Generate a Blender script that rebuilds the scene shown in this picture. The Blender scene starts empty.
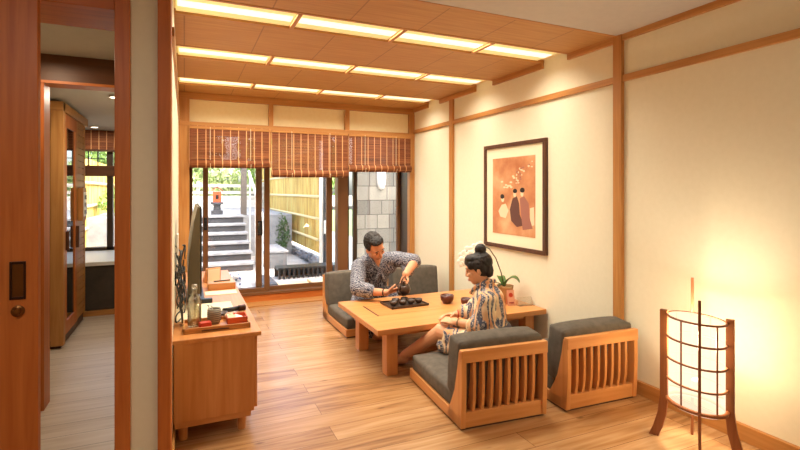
import bpy, bmesh, math, random
from mathutils import Vector, Matrix, Euler
V = Vector
C = bpy.context.scene.collection
sc = bpy.context.scene
PI = math.pi
random.seed(7)

# ---------------------------------------------------------------- camera
cam_d = bpy.data.cameras.new('camera'); cam = bpy.data.objects.new('camera', cam_d); C.objects.link(cam)
cam.location = (0, 0, 1.3); cam.rotation_euler = (PI/2, 0, -math.radians(24.11))
cam_d.sensor_fit = 'HORIZONTAL'; cam_d.sensor_width = 36; cam_d.lens = 36*482/800
cam_d.shift_y = -34/800; cam_d.clip_start = 0.05; cam_d.clip_end = 200
sc.camera = cam
# ---------------------------------------------------------------- world, sun, exposure
sc.view_settings.view_transform = 'Standard'; sc.view_settings.look = 'None'
sc.view_settings.gamma = 1; sc.view_settings.use_curve_mapping = False
sc.view_settings.exposure = 0.24
w = bpy.data.worlds.new('world'); sc.world = w; w.use_nodes = True
nt = w.node_tree; bg = nt.nodes['Background']; sky = nt.nodes.new('ShaderNodeTexSky')
sky.sky_type = 'NISHITA'; sky.sun_disc = False; sky.sun_elevation = math.radians(48); sky.sun_rotation = math.radians(150)
sky.air_density = 1.0; sky.dust_density = 4.0
nt.links.new(sky.outputs[0], bg.inputs[0]); bg.inputs[1].default_value = 0.9

def light(name, kind, loc, energy, color, size=None, sizey=None, rot=(0, 0, 0), spot=None):
    d = bpy.data.lights.new(name, kind); o = bpy.data.objects.new(name, d); C.objects.link(o)
    o.location = loc; o.rotation_euler = rot; d.energy = energy; d.color = color
    if kind == 'AREA':
        d.shape = 'RECTANGLE'; d.size = size; d.size_y = sizey or size
    elif kind in ('POINT', 'SPOT'):
        d.shadow_soft_size = size or .05
    if kind == 'SUN': d.angle = size
    return o
light('sun', 'SUN', (0, 6, 8), 6.0, (1, .96, .88), math.radians(3), rot=(0, math.radians(36), 0))
WARM = (1.0, .935, .79)
# light of the three ceiling troughs (matches the diffusers built below)
TROUGHS = [(2.82, 3.10), (3.79, 4.09), (4.83, 5.12)]
for y0, y1 in TROUGHS:
    light('trough_light', 'AREA', (1.25, (y0+y1)/2, 2.3475), 29, WARM, 2.40, y1-y0-.06).data.spread = math.radians(139)
# added out-of-view fill lamps for the near room; side room downlights (fixtures built below)
NEAR_FILL = [(.9, .6, 2.335), (2.0, -.4, 2.335), (-.7, .5, 2.335)]
for i, p in enumerate(NEAR_FILL): light('near_fill_light', 'AREA', (p[0], p[1], p[2]-.03), (1.5, 1.5, 13)[i], (1, .93, .85), .3)
light('hall_lamp_light', 'AREA', (-.75, 3.1, 2.07), 4, (1, .75, .5), .1)
light('side_room_lamp_light', 'AREA', (-.95, 6.55, 2.03), 4, (1, .85, .65), .08)
light('side_room_lamp_light', 'AREA', (-.5, 4.4, 2.03), 8, (1, .88, .72), .08)

# ---------------------------------------------------------------- materials
def srgb(r, g, b):
    f = lambda c: (c/255/12.92) if c/255 <= .04045 else ((c/255+.055)/1.055)**2.4
    return (f(r), f(g), f(b), 1)
def mat(name, col, rough=.5, metal=0, spec=.5, **kw):
    m = bpy.data.materials.new(name); m.use_nodes = True
    b = m.node_tree.nodes['Principled BSDF']
    b.inputs['Base Color'].default_value = col; b.inputs['Roughness'].default_value = rough
    b.inputs['Metallic'].default_value = metal; b.inputs['Specular IOR Level'].default_value = spec
    for k, v in kw.items(): b.inputs[k.replace('_', ' ')].default_value = v
    return m
def N(m, t, **kw):
    n = m.node_tree.nodes.new(t)
    for k, v in kw.items(): setattr(n, k, v)
    return n
def L(m, a, b): m.node_tree.links.new(a, b)
def ramp(m, fac, stops):
    r = N(m, 'ShaderNodeValToRGB'); e = r.color_ramp.elements
    e[0].position, e[0].color = stops[0]; e[1].position, e[1].color = stops[-1]
    for p, c in stops[1:-1]:
        x = e.new(p); x.color = c
    L(m, fac, r.inputs[0]); return r.outputs[0]
def coords(m, scale=(1, 1, 1), gen='Object', rot=(0, 0, 0)):
    t = N(m, 'ShaderNodeTexCoord'); p = N(m, 'ShaderNodeMapping')
    p.inputs['Scale'].default_value = scale; p.inputs['Rotation'].default_value = rot
    L(m, t.outputs[gen], p.inputs[0]); return p.outputs[0]
def bump(m, h, s=.2, d=.01):
    b = N(m, 'ShaderNodeBump'); b.inputs['Strength'].default_value = s; b.inputs['Distance'].default_value = d
    L(m, h, b.inputs['Height']); L(m, b.outputs[0], m.node_tree.nodes['Principled BSDF'].inputs['Normal'])
def noisy(name, c1, c2, scale=8, rough=.7, stretch=(1, 1, 1), bumps=.1, detail=4, **kw):
    m = mat(name, c1, rough, **kw); v = coords(m, stretch)
    n = N(m, 'ShaderNodeTexNoise'); n.inputs['Scale'].default_value = scale; n.inputs['Detail'].default_value = detail
    L(m, v, n.inputs['Vector'])
    L(m, ramp(m, n.outputs[0], [(.3, c1), (.7, c2)]), m.node_tree.nodes['Principled BSDF'].inputs['Base Color'])
    if bumps: bump(m, n.outputs[0], bumps, .004)
    return m
def wood(name, c1, c2, axis='z', rough=.42, scale=1.0, spec=.4):
    """grain runs along the axis"""
    st = {'x': (1.2, 22, 22), 'y': (22, 1.2, 22), 'z': (22, 22, 1.2)}[axis]
    m = mat(name, c1, rough, spec=spec); v = coords(m, tuple(s*scale for s in st))
    n = N(m, 'ShaderNodeTexNoise'); n.inputs['Scale'].default_value = 1.6; n.inputs['Detail'].default_value = 6
    n.inputs['Distortion'].default_value = .6
    L(m, v, n.inputs['Vector'])
    L(m, ramp(m, n.outputs[0], [(.3, c1), (.72, c2)]), m.node_tree.nodes['Principled BSDF'].inputs['Base Color'])
    bump(m, n.outputs[0], .08, .003)
    return m
M = {}
for ax in 'xyz':
    M['trim_'+ax] = wood('honey_wood_'+ax, srgb(198, 142, 80), srgb(174, 114, 56), ax)
    M['door_'+ax] = wood('red_cedar_'+ax, srgb(202, 118, 54), srgb(176, 92, 34), ax)
    M['unit_'+ax] = wood('sideboard_veneer_'+ax, srgb(206, 142, 82), srgb(188, 120, 62), ax, rough=.35)
    M['table_'+ax] = wood('table_oak_'+ax, srgb(216, 150, 88), srgb(200, 128, 68), ax, rough=.33, scale=.8)
    M['chair_'+ax] = wood('chair_beech_'+ax, srgb(220, 156, 94), srgb(204, 134, 72), ax, rough=.38)
    M['dark_'+ax] = wood('dark_wood_'+ax, srgb(96, 58, 36), srgb(70, 42, 26), ax)
    M['lamp_'+ax] = wood('lamp_walnut_'+ax, srgb(168, 104, 62), srgb(138, 80, 44), ax)
M['beam'] = wood('dark_brown_beam', srgb(112, 70, 42), srgb(92, 56, 32), 'x')  # dark brown wood of the beam over the second frame
M['plaster'] = noisy('cream_plaster', srgb(234, 225, 198), srgb(237, 228, 202), 30, .85, bumps=0, spec=.2)
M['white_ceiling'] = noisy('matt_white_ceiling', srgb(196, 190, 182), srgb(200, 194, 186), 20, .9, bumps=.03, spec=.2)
M['header_panel'] = noisy('header_paper', srgb(244, 226, 178), srgb(248, 232, 188), 25, .85, bumps=.03, spec=.2)
M['steel'] = mat('brushed_steel', srgb(190, 190, 188), .3, 1)
M['bronze'] = mat('bronze_aluminium', srgb(124, 84, 52), .4, .25)
M['bronze_dark'] = mat('dark_bronze_aluminium', srgb(70, 55, 45), .4, .3)
M['black'] = mat('black_plastic', srgb(24, 24, 25), .35)
M['brass'] = mat('aged_brass', srgb(120, 78, 40), .3, .9)
M['dark_metal'] = mat('dark_patina_metal', srgb(60, 34, 22), .35, .7)
M['tv_back'] = mat('olive_grey_plastic', srgb(96, 84, 62), .35)
M['screen'] = mat('tv_screen', srgb(12, 12, 14), .12)
M['fabric'] = noisy('charcoal_suede', srgb(94, 87, 78), srgb(110, 101, 91), 24, .9, bumps=.25, spec=.15)
M['paper'] = mat('cream_paper', srgb(238, 220, 184), .8)
M['white'] = mat('white_enamel', srgb(238, 236, 230), .4)
M['red'] = mat('red_card', srgb(196, 62, 34), .6)
M['orange_card'] = mat('orange_red_lacquer', srgb(206, 88, 42), .45)
M['leaf'] = noisy('glossy_green_leaf', srgb(58, 92, 34), srgb(86, 120, 46), 12, .35, bumps=0)
M['stem'] = mat('dark_green_stem', srgb(66, 62, 32), .6)
M['petal'] = mat('white_petal', srgb(250, 246, 232), .6)
M['pot'] = noisy('tan_clay', srgb(204, 160, 108), srgb(184, 138, 88), 14, .7, bumps=.1)
M['clay'] = noisy('dark_brown_glaze', srgb(78, 56, 42), srgb(54, 38, 30), 16, .32, bumps=.1)
M['redclay'] = noisy('red_brown_glaze', srgb(96, 44, 30), srgb(70, 32, 24), 16, .28, bumps=.05)
M['skin'] = mat('warm_skin', srgb(214, 150, 112), .5, spec=.35, Subsurface_Weight=.05)
M['skin2'] = mat('tan_skin', srgb(222, 164, 124), .5, spec=.35, Subsurface_Weight=.05)
M['lips'] = mat('lips', srgb(176, 84, 70), .45)
M['teeth'] = mat('teeth', srgb(236, 228, 214), .3)
M['eye'] = mat('dark_eye', srgb(26, 16, 12), .25)
M['hair'] = noisy('dark_hair', srgb(18, 12, 10), srgb(40, 26, 18), 10, .6, stretch=(5, 5, 1), bumps=.5)
M['gold'] = mat('steel_watch', srgb(150, 130, 100), .3, .8)

def floor_mat(name, stops, rough):
    m = mat(name, stops[1][1], rough, spec=.5)
    # rows along x, joint at x=.73
    t = N(m, 'ShaderNodeTexCoord'); p = N(m, 'ShaderNodeMapping'); p.inputs['Location'].default_value = (.17, .1155, 0)
    L(m, t.outputs['Object'], p.inputs[0])
    b = N(m, 'ShaderNodeTexBrick'); b.offset = .5; b.offset_frequency = 2
    b.inputs['Scale'].default_value = 1; b.inputs['Brick Width'].default_value = 1.8; b.inputs['Row Height'].default_value = .159
    b.inputs['Mortar Size'].default_value = .0016; b.inputs['Mortar Smooth'].default_value = .1
    b.inputs['Color1'].default_value = (0, 0, 0, 1); b.inputs['Color2'].default_value = (1, 1, 1, 1); b.inputs['Mortar'].default_value = (.5, .5, .5, 1)
    L(m, p.outputs[0], b.inputs['Vector'])
    v = coords(m, (1.0, 11, 1)); n = N(m, 'ShaderNodeTexNoise'); n.inputs['Scale'].default_value = 2.2; n.inputs['Detail'].default_value = 7; n.inputs['Distortion'].default_value = .9
    ad = N(m, 'ShaderNodeVectorMath', operation='ADD'); sc_ = N(m, 'ShaderNodeVectorMath', operation='SCALE'); sc_.inputs['Scale'].default_value = 9
    L(m, b.outputs['Color'], sc_.inputs[0]); L(m, v, ad.inputs[0]); L(m, sc_.outputs[0], ad.inputs[1]); L(m, ad.outputs[0], n.inputs['Vector'])
    mx = N(m, 'ShaderNodeMix'); mx.data_type = 'FLOAT'; mx.inputs[0].default_value = .2
    L(m, n.outputs[0], mx.inputs[2]); L(m, b.outputs['Color'], mx.inputs[3])
    col = ramp(m, mx.outputs[0], stops)
    # knots
    v2 = coords(m, (2.2, 5.5, 1)); vo = N(m, 'ShaderNodeTexVoronoi'); vo.inputs['Scale'].default_value = 1.1; L(m, v2, vo.inputs['Vector'])
    kn = ramp(m, vo.outputs['Distance'], [(.02, (.25, .18, .12, 1)), (.085, (1, 1, 1, 1))])
    mm = N(m, 'ShaderNodeMix'); mm.data_type = 'RGBA'; mm.blend_type = 'MULTIPLY'; mm.inputs[0].default_value = .75
    L(m, col, mm.inputs[6]); L(m, kn, mm.inputs[7])
    mo = N(m, 'ShaderNodeMix'); mo.data_type = 'RGBA'; mo.inputs[7].default_value = srgb(84, 52, 30)
    ml = N(m, 'ShaderNodeMath', operation='MULTIPLY'); ml.inputs[1].default_value = .8; L(m, b.outputs['Fac'], ml.inputs[0])
    L(m, ml.outputs[0], mo.inputs[0]); L(m, mm.outputs[2], mo.inputs[6])
    L(m, mo.outputs[2], m.node_tree.nodes['Principled BSDF'].inputs['Base Color'])
    bump(m, n.outputs[0], .05, .002)
    return m
M['floor'] = floor_mat('oak_planks', [(.25, srgb(128, 86, 52)), (.43, srgb(172, 126, 80)), (.6, srgb(188, 144, 98)), (.8, srgb(204, 166, 122))], .27)

M['floor_pale'] = floor_mat('daylit_pale_planks', [(.25, srgb(196, 176, 154)), (.5, srgb(216, 200, 182)), (.75, srgb(226, 212, 196))], .4)  # same planks, with the side room's daylight put into paler, greyer colours
def glass(name, tint=(1, 1, 1, 1), refl=.10):
    m = bpy.data.materials.new(name); m.use_nodes = True; t = m.node_tree; t.nodes.clear()
    o = t.nodes.new('ShaderNodeOutputMaterial'); tr = t.nodes.new('ShaderNodeBsdfTransparent'); gl = t.nodes.new('ShaderNodeBsdfGlossy')
    mx = t.nodes.new('ShaderNodeMixShader'); lw = t.nodes.new('ShaderNodeLayerWeight'); lw.inputs[0].default_value = .25
    mt = t.nodes.new('ShaderNodeMath'); mt.operation = 'MULTIPLY_ADD'; mt.inputs[1].default_value = .6; mt.inputs[2].default_value = refl*.4
    tr.inputs[0].default_value = tint; gl.inputs['Roughness'].default_value = .02
    t.links.new(lw.outputs['Fresnel'], mt.inputs[0]); t.links.new(mt.outputs[0], mx.inputs[0])
    t.links.new(tr.outputs[0], mx.inputs[1]); t.links.new(gl.outputs[0], mx.inputs[2]); t.links.new(mx.outputs[0], o.inputs[0])
    return m
M['glass'] = glass('window_glass', refl=.06)
M['smoked'] = glass('smoked_glass', (.10, .08, .06, 1), 1.0)
M['bottle_glass'] = glass('bottle_glass', (.90, .90, .82, 1), .5)
M['acrylic'] = glass('clear_acrylic', (.95, .93, .88, 1), .4)
def emis(name, col, s):
    m = bpy.data.materials.new(name); m.use_nodes = True; b = m.node_tree.nodes['Principled BSDF']
    b.inputs['Base Color'].default_value = col; b.inputs['Emission Color'].default_value = col; b.inputs['Emission Strength'].default_value = s
    return m
M['tube'] = emis('tube_diffuser', srgb(255, 244, 234), .78)
M['diffuser'] = emis('side_diffuser', srgb(232, 216, 146), .50)
M['downlight'] = emis('downlight_glow', srgb(255, 240, 215), 6)

# ---------------------------------------------------------------- mesh builder
class MB:
    def __init__(s): s.v = []; s.f = []
    def add(s, vs, fs, mtx=None):
        o = len(s.v)
        s.v += [tuple(mtx @ V(p)) if mtx else tuple(p) for p in vs]; s.f += [tuple(i+o for i in f) for f in fs]; return s
    def box(s, x0, x1, y0, y1, z0, z1, mtx=None):
        vs = [(x, y, z) for z in (z0, z1) for y in (y0, y1) for x in (x0, x1)]
        return s.add(vs, [(0, 2, 3, 1), (4, 5, 7, 6), (0, 1, 5, 4), (2, 6, 7, 3), (0, 4, 6, 2), (1, 3, 7, 5)], mtx)
    def tube(s, pts, r, n=8, closed=False, cap=True):
        pts = [V(p) for p in pts]; k = len(pts); rs = r if isinstance(r, (list, tuple)) else [r]*k
        vs = []; fs = []; prev = None
        for i, p in enumerate(pts):
            a = pts[(i-1) % k] if (closed or i > 0) else p; b = pts[(i+1) % k] if (closed or i < k-1) else p
            t = (b-a).normalized() if (b-a).length > 1e-9 else V((0, 0, 1))
            if prev is None: u = t.orthogonal().normalized()
            else:
                u = prev - t*prev.dot(t); u = u.normalized() if u.length > 1e-6 else t.orthogonal().normalized()
            prev = u; w_ = t.cross(u)
            for j in range(n):
                a_ = 2*PI*j/n; vs.append(p + (u*math.cos(a_)+w_*math.sin(a_))*rs[i])
        m = k if closed else k-1
        for i in range(m):
            for j in range(n):
                a0 = i*n+j; a1 = i*n+(j+1) % n; b0 = ((i+1) % k)*n+j; b1 = ((i+1) % k)*n+(j+1) % n
                fs.append((a0, a1, b1, b0))
        if cap and not closed:
            fs.append(tuple(range(n-1, -1, -1))); fs.append(tuple(range((k-1)*n, k*n)))
        return s.add(vs, fs)
    def lathe(s, prof, n=24, loc=(0, 0, 0), mtx=None):
        vs = []; fs = []; k = len(prof)
        for r, z in prof:
            for j in range(n):
                a = 2*PI*j/n; p = V((r*math.cos(a), r*math.sin(a), z))
                vs.append((mtx @ p if mtx else p) + V(loc))
        for i in range(k-1):
            for j in range(n): fs.append((i*n+j, i*n+(j+1) % n, (i+1)*n+(j+1) % n, (i+1)*n+j))
        if prof[0][0] > 1e-5: fs.append(tuple(range(n-1, -1, -1)))
        if prof[-1][0] > 1e-5: fs.append(tuple(range((k-1)*n, k*n)))
        return s.add(vs, fs)
    def caps(s, p0, r0, p1, r1, n=14):
        p0 = V(p0); p1 = V(p1); d = (p1-p0); t = d.normalized() if d.length > 1e-6 else V((0, 0, 1)); pts = []; rs = []
        for i in range(5):
            a = PI/2*(1-i/5); pts.append(p0 - t*r0*math.sin(a)); rs.append(max(r0*math.cos(a), 1e-4))
        pts.append(p0); rs.append(r0); pts.append(p1); rs.append(r1)
        for i in range(1, 6):
            a = PI/2*i/5; pts.append(p1 + t*r1*math.sin(a)); rs.append(max(r1*math.cos(a), 1e-4))
        return s.tube(pts, rs, n)
    def ell(s, c, r, mtx=None, n=16, m=10):
        """ellipsoid; mtx is a 3x3 turning the local axes"""
        c = V(c); vs = []; fs = []
        for i in range(m+1):
            a = PI*i/m - PI/2; cr = max(math.cos(a), 1e-3)
            for j in range(n):
                b = 2*PI*j/n; p = V((r[0]*cr*math.cos(b), r[1]*cr*math.sin(b), r[2]*math.sin(a)))
                vs.append(c + (mtx @ p if mtx else p))
        for i in range(m):
            for j in range(n): fs.append((i*n+j, i*n+(j+1) % n, (i+1)*n+(j+1) % n, (i+1)*n+j))
        fs.append(tuple(range(n-1, -1, -1))); fs.append(tuple(range(m*n, (m+1)*n)))
        return s.add(vs, fs)
    def prism(s, poly, axis, a, b):
        """poly of 2D points extruded between a and b along the axis"""
        n = len(poly)
        def mk(p, t): return {'x': (t, p[0], p[1]), 'y': (p[0], t, p[1]), 'z': (p[0], p[1], t)}[axis]
        vs = [mk(p, a) for p in poly]+[mk(p, b) for p in poly]
        fs = [tuple(range(n)), tuple(range(2*n-1, n-1, -1))]+[(i, i+n, (i+1) % n+n, (i+1) % n) for i in range(n)]
        return s.add(vs, fs)
    def build(s, name, m, parent=None, bevel=0, smooth=False, seg=2, subsurf=0):
        me = bpy.data.meshes.new(name); me.from_pydata([tuple(p) for p in s.v], [], s.f)
        bm = bmesh.new(); bm.from_mesh(me); bmesh.ops.recalc_face_normals(bm, faces=bm.faces); bm.to_mesh(me); bm.free()
        me.materials.append(m); o = bpy.data.objects.new(name, me); C.objects.link(o)
        if parent: o.parent = parent
        if smooth: me.polygons.foreach_set('use_smooth', [True]*len(me.polygons))
        if bevel:
            b = o.modifiers.new('bevel', 'BEVEL'); b.width = bevel; b.segments = seg; b.limit_method = 'ANGLE'; b.angle_limit = math.radians(40)
        if subsurf:
            b = o.modifiers.new('sub', 'SUBSURF'); b.levels = b.render_levels = subsurf
        return o
def bx(name, m, x0, x1, y0, y1, z0, z1, parent=None, bevel=.002):
    return MB().box(x0, x1, y0, y1, z0, z1).build(name, m, parent, bevel)
def tag(o, label, cat, group=None, kind=None):
    o['label'] = label; o['category'] = cat
    if group: o['group'] = group
    if kind: o['kind'] = kind
    return o
def thing(name, label, cat, loc=(0, 0, 0), rz=0, group=None):
    o = bpy.data.objects.new(name, None); C.objects.link(o); o.location = loc; o.rotation_euler = (0, 0, rz)
    o.empty_display_size = .1
    return tag(o, label, cat, group)
def copy_tree(o, parent=None):
    c = o.copy(); C.objects.link(c)
    if parent: c.parent = parent
    for ch in [x for x in C.objects if x.parent == o]: copy_tree(ch, c)
    return c
def struct(name, o=None):
    o['kind'] = 'structure'; o.name = name; return o
def sbox(name, m, *a, bevel=0.0):
    o = bx(name, m, *a, bevel=bevel); o['kind'] = 'structure'; return o
def blob(name, mb, m, parent=None, voxel=.005, smooth=4, disp=None):
    o = mb.build(name, m, None, smooth=True)
    r = o.modifiers.new('r', 'REMESH'); r.mode = 'VOXEL'; r.voxel_size = voxel; r.use_smooth_shade = True
    if smooth:
        s = o.modifiers.new('s', 'SMOOTH'); s.factor = .5; s.iterations = smooth
    if disp:
        tx = bpy.data.textures.new(name+'_d', 'CLOUDS'); tx.noise_scale = disp[1]
        d = o.modifiers.new('d', 'DISPLACE'); d.texture = tx; d.strength = disp[0]; d.mid_level = .5
    dg = bpy.context.evaluated_depsgraph_get(); me = bpy.data.meshes.new_from_object(o.evaluated_get(dg))
    o.modifiers.clear(); o.data = me; me.name = name
    me.polygons.foreach_set('use_smooth', [True]*len(me.polygons))
    if parent: o.parent = parent
    return o

# ================================================================ STRUCTURE
XR = 2.67; XL = -.055; YF = 5.56; ZC = 2.34; YP = 2.36
sbox('floor', M['floor'], -2.7, XR+.3, -1.7, 2.40, -.06, 0)
sbox('floor_main', M['floor'], -.2, XR+.3, 2.40, 5.95, -.06, 0).data.name = 'floor'
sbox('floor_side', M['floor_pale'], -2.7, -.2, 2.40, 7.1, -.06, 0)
# right wall, far wall above the blinds, near walls
sbox('wall_right', M['plaster'], XR, XR+.15, -1.7, YF+.40, 0, 2.5)
sbox('wall_near', M['plaster'], -2.7, XR+.15, -1.8, -1.7, 0, 2.5)
sbox('wall_near_left', M['plaster'], -2.8, -2.7, -1.8, 7.2, 0, 2.5)
sbox('wall_left', M['plaster'], -.20, XL, 2.48, 7.2, 0, 2.5)
# front of the partition with the doorway
sbox('wall_partition', M['plaster'], -.207, -.103, YP-.06, 2.48, 0, ZC)
sbox('wall_partition_left', M['plaster'], -2.7, -.62, YP-.04, 2.5, 0, ZC)
sbox('wall_partition_top', M['plaster'], -.62, -.207, YP-.04, 2.5, 2.14, ZC)
sbox('trim_1', M['door_z'], -.103, -.052, YP-.09, 2.50, 0, ZC, bevel=.003)
sbox('wall_far_header', M['header_panel'], XL, XR, YF, YF+.06, 2.03, ZC+.1)
sbox('wall_far_lintel', M['trim_x'], XL, XR, YF+.06, YF+.36, 1.98, 2.5)
sbox('wall_far_reveal', M['bronze_dark'], XR-.06, XR, YF+.02, YF+.40, 0, 2.0)
# ceiling
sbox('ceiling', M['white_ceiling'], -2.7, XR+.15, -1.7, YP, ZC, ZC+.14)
edges = [YP]+[e for t in TROUGHS for e in t]+[YF+.05]
wc = noisy('ceiling_cedar_panel', srgb(196, 148, 88), srgb(180, 128, 70), 3, .55, stretch=(1, 14, 1), bumps=.05)
v_ = N(wc, 'ShaderNodeTexCoord'); b_ = N(wc, 'ShaderNodeTexBrick'); b_.offset = 0
b_.inputs['Scale'].default_value = 1; b_.inputs['Brick Width'].default_value = .46; b_.inputs['Row Height'].default_value = 30
b_.inputs['Mortar Size'].default_value = .004
for k in ('Color1', 'Color2'): b_.inputs[k].default_value = (1, 1, 1, 1)
b_.inputs['Mortar'].default_value = (.62, .55, .5, 1); L(wc, v_.outputs['Object'], b_.inputs['Vector'])
mm = N(wc, 'ShaderNodeMix'); mm.data_type = 'RGBA'; mm.blend_type = 'MULTIPLY'; mm.inputs[0].default_value = 1
pb = wc.node_tree.nodes['Principled BSDF']; L(wc, pb.inputs['Base Color'].links[0].from_socket, mm.inputs[6]); L(wc, b_.outputs[0], mm.inputs[7]); L(wc, mm.outputs[2], pb.inputs['Base Color'])
for i in range(0, len(edges), 2):
    y0, y1 = edges[i], edges[i+1]
    sbox('ceiling_panel', wc, XL, XR, y0, y1, ZC, ZC+.04)
    sbox('trim_%d' % (20+i), M['trim_x'], XL, XR, y0-.003, y0+.022, ZC-.003, ZC+.04, bevel=.001)
    if i < 6: sbox('trim_%d' % (21+i), M['trim_x'], XL, XR, y1-.022, y1+.003, ZC-.003, ZC+.04, bevel=.001)
    sbox('trim_%d' % (30+i), M['trim_y'], XR-.022, XR, y0, y1, ZC-.045, ZC, bevel=.001)
sbox('ceiling_top', M['trim_x'], XL-.2, XR+.15, YP, YF+.4, 2.46, 2.52)
for i, (y0, y1) in enumerate(TROUGHS):
    sbox('ceiling_trough', M['header_panel'], XL, XR, y0, y1, 2.364, 2.46)
    t = thing('trough_light_fixture', ['nearest long fluorescent light recessed in the wooden ceiling', 'middle long fluorescent light recessed in the wooden ceiling, between two others',
              'farthest long fluorescent light recessed in the wooden ceiling, next to the blinds'][i], 'ceiling light', (0, 0, 2.0), 0, 'recessed ceiling light strips')
    ym = (y0+y1)/2
    for k in range(4):
        x0 = [XL+.01, .64, 1.32, 2.0][k]; x1 = [.61, 1.29, 1.97, 2.60][k]
        bx('diffuser', M['diffuser'], x0, x1, y0+.001, y1-.001, .352, .362, t, 0)
        bx('light_tube', M['tube'], x0+.01, x1-.01, ym-.045, ym+.045, .349, .3535, t, 0)
    for k in range(3):
        bx('crossbar', M['trim_y'], [.612, 1.292, 1.972][k], [.638, 1.318, 1.998][k], y0+.004, y1-.004, .335, .36, t, .002)
# beam and posts of the far wall
sbox('trim_2', M['trim_x'], XL, XR, YF-.045, YF, 2.27, ZC, bevel=.002)
sbox('trim_3', M['trim_x'], XL, XR, YF-.055, YF+.06, 1.985, 2.03, bevel=.002)
for i, (a, b, zb) in enumerate([(XL, .05, 0), (.862, .912, 2.03), (1.755, 1.805, 2.03), (2.60, XR, 0)]):
    sbox('trim_%d' % (4+i), M['trim_z'], a, b, YF-.05, YF+.02, zb, 2.27, bevel=.002)
# right wall rails and posts
sbox('trim_10', M['trim_y'], XR-.02, XR, -1.7, YF-.05, 2.026, 2.07, bevel=.002)
sbox('trim_11', M['trim_z'], XR-.03, XR, 2.315, 2.383, .08, ZC, bevel=.002)
sbox('trim_12', M['trim_z'], XR-.025, XR, 4.525, 4.6, .08, ZC-.045, bevel=.002)
sbox('trim_13', M['trim_y'], XR-.022, XR, -1.7, YP, ZC-.04, ZC, bevel=.001)
sbox('baseboard_right', M['trim_y'], XR-.025, XR, -1.7, YF, 0, .085, bevel=.002)
sbox('baseboard_left', M['trim_y'], XL, XL+.012, 2.5, YF-.05, 0, .08, bevel=.002)
sbox('trim_14', M['trim_y'], XL, XL+.012, 2.5, YF-.05, 2.026, 2.07, bevel=.002)
# threshold and kerb
sbox('trim_15', M['trim_x'], XL, XR, YF+.03, 5.80, 0, .012, bevel=.001)
sbox('trim_16', M['door_x'], XL, XR, 5.80, 5.84, 0, .088, bevel=.003)
# doorway: jamb and header
sbox('trim_17', M['door_z'], -.262, -.205, YP-.075, 2.49, 0, ZC, bevel=.003)
sbox('trim_18', M['door_x'], -2.7, -.262, YP-.07, 2.60, 2.045, 2.16, bevel=.003)
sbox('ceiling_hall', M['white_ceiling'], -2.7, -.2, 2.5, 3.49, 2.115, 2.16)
# second frame, its beam and the side room
sbox('trim_19', M['door_z'], -.815, -.757, 3.46, 3.60, 0, 1.945, bevel=.003)
sbox('wall_hall_left', M['plaster'], -2.7, -.815, 3.49, 3.58, 0, 2.4)
sbox('trim_30', M['beam'], -.98, -.2, 3.47, 3.60, 1.955, 2.115, bevel=.002)
sbox('trim_31', M['door_x'], -.98, -.2, 3.455, 3.60, 1.94, 1.957, bevel=.001)
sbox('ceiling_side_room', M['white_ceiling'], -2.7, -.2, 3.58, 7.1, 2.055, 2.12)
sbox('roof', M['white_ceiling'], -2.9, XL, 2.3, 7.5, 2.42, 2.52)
# side room window wall (y = 7.05)
sbox('wall_side_room_low', M['plaster'], -2.7, -.2, 7.0, 7.12, 0, .56)
sbox('wall_side_room_top', M['dark_x'], -2.7, -.2, 7.02, 7.12, 1.82, 2.42)
sbox('wall_side_room_left', M['plaster'], -2.7, -1.75, 7.0, 7.12, .56, 1.82)
wn = sbox('window_1', M['bronze_dark'], -1.75, -1.70, 7.0, 7.1, .56, 1.82)
for a in [(-.885, -.82, .56, 1.82), (-.30, -.2, .56, 1.82)]: bx('window_frame', M['bronze_dark'], a[0], a[1], 7.0, 7.1, a[2], a[3], wn)
bx('window_frame', M['bronze_dark'], -1.7, -.2, 7.0, 7.1, .56, .60, wn); bx('window_frame', M['dark_x'], -1.7, -.2, 6.98, 7.1, 1.485, 1.615, wn)
mu = MB()
for k in range(16): mu.box(-1.69+k*.1, -1.68+k*.1, 7.03, 7.06, 1.615, 1.82)
mu.box(-1.7, -.2, 7.03, 7.06, 1.70, 1.708); mu.build('muntin', M['black'], wn)
bx('pane', M['glass'], -1.7, -.2, 7.045, 7.05, .6, 1.82, wn, 0)
# wardrobe cabin end wall
# ---------------------------------------------------------------- sliding doors to the patio
def frame_panel(name, x0, x1, y, wl, wr, m=M['bronze'], m2=None):
    f = MB().box(x0, x0+wl, y, y+.035, .12, 2.0).box(x1-wr, x1, y, y+.035, .12, 2.0).box(x0+wl, x1-wr, y, y+.035, .10, .165).box(x0+wl, x1-wr, y, y+.035, 1.93, 2.0)
    o = f.build(name, m, None, .002); o['kind'] = 'structure'
    bx('pane', M['glass'], x0+wl, x1-wr, y+.014, y+.020, .165, 1.93, o, 0)
    return o
sbox('trim_32', M['bronze'], XL, XR, 5.79, 5.93, .088, .118, bevel=.002)
sbox('window_2_jamb', M['bronze_dark'], XL, .065, 5.80, 5.92, .118, 2.0)
d1 = frame_panel('door_1', .065, .84, 5.88, .02, .07)
d2 = frame_panel('door_2', .19, .92, 5.83, .055, .06)
d2.data.materials[0] = M['bronze']
d3 = frame_panel('door_3', .875, 1.70, 5.88, .055, .075)
sbox('trim_33', M['bronze'], 1.745, 1.875, 5.79, 5.93, .118, 2.0, bevel=.003)
sbox('trim_34', M['bronze_dark'], 1.875, 1.90, 5.82, 5.93, .118, 2.0)
w3 = sbox('window_3', M['bronze_dark'], 1.96, 2.01, 5.83, 5.88, .118, 2.0)
bx('window_frame', M['bronze'], 2.57, 2.61, 5.83, 5.88, .118, 2.0, w3); bx('window_frame', M['bronze'], 2.01, 2.57, 5.83, 5.88, .118, .17, w3)
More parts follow.
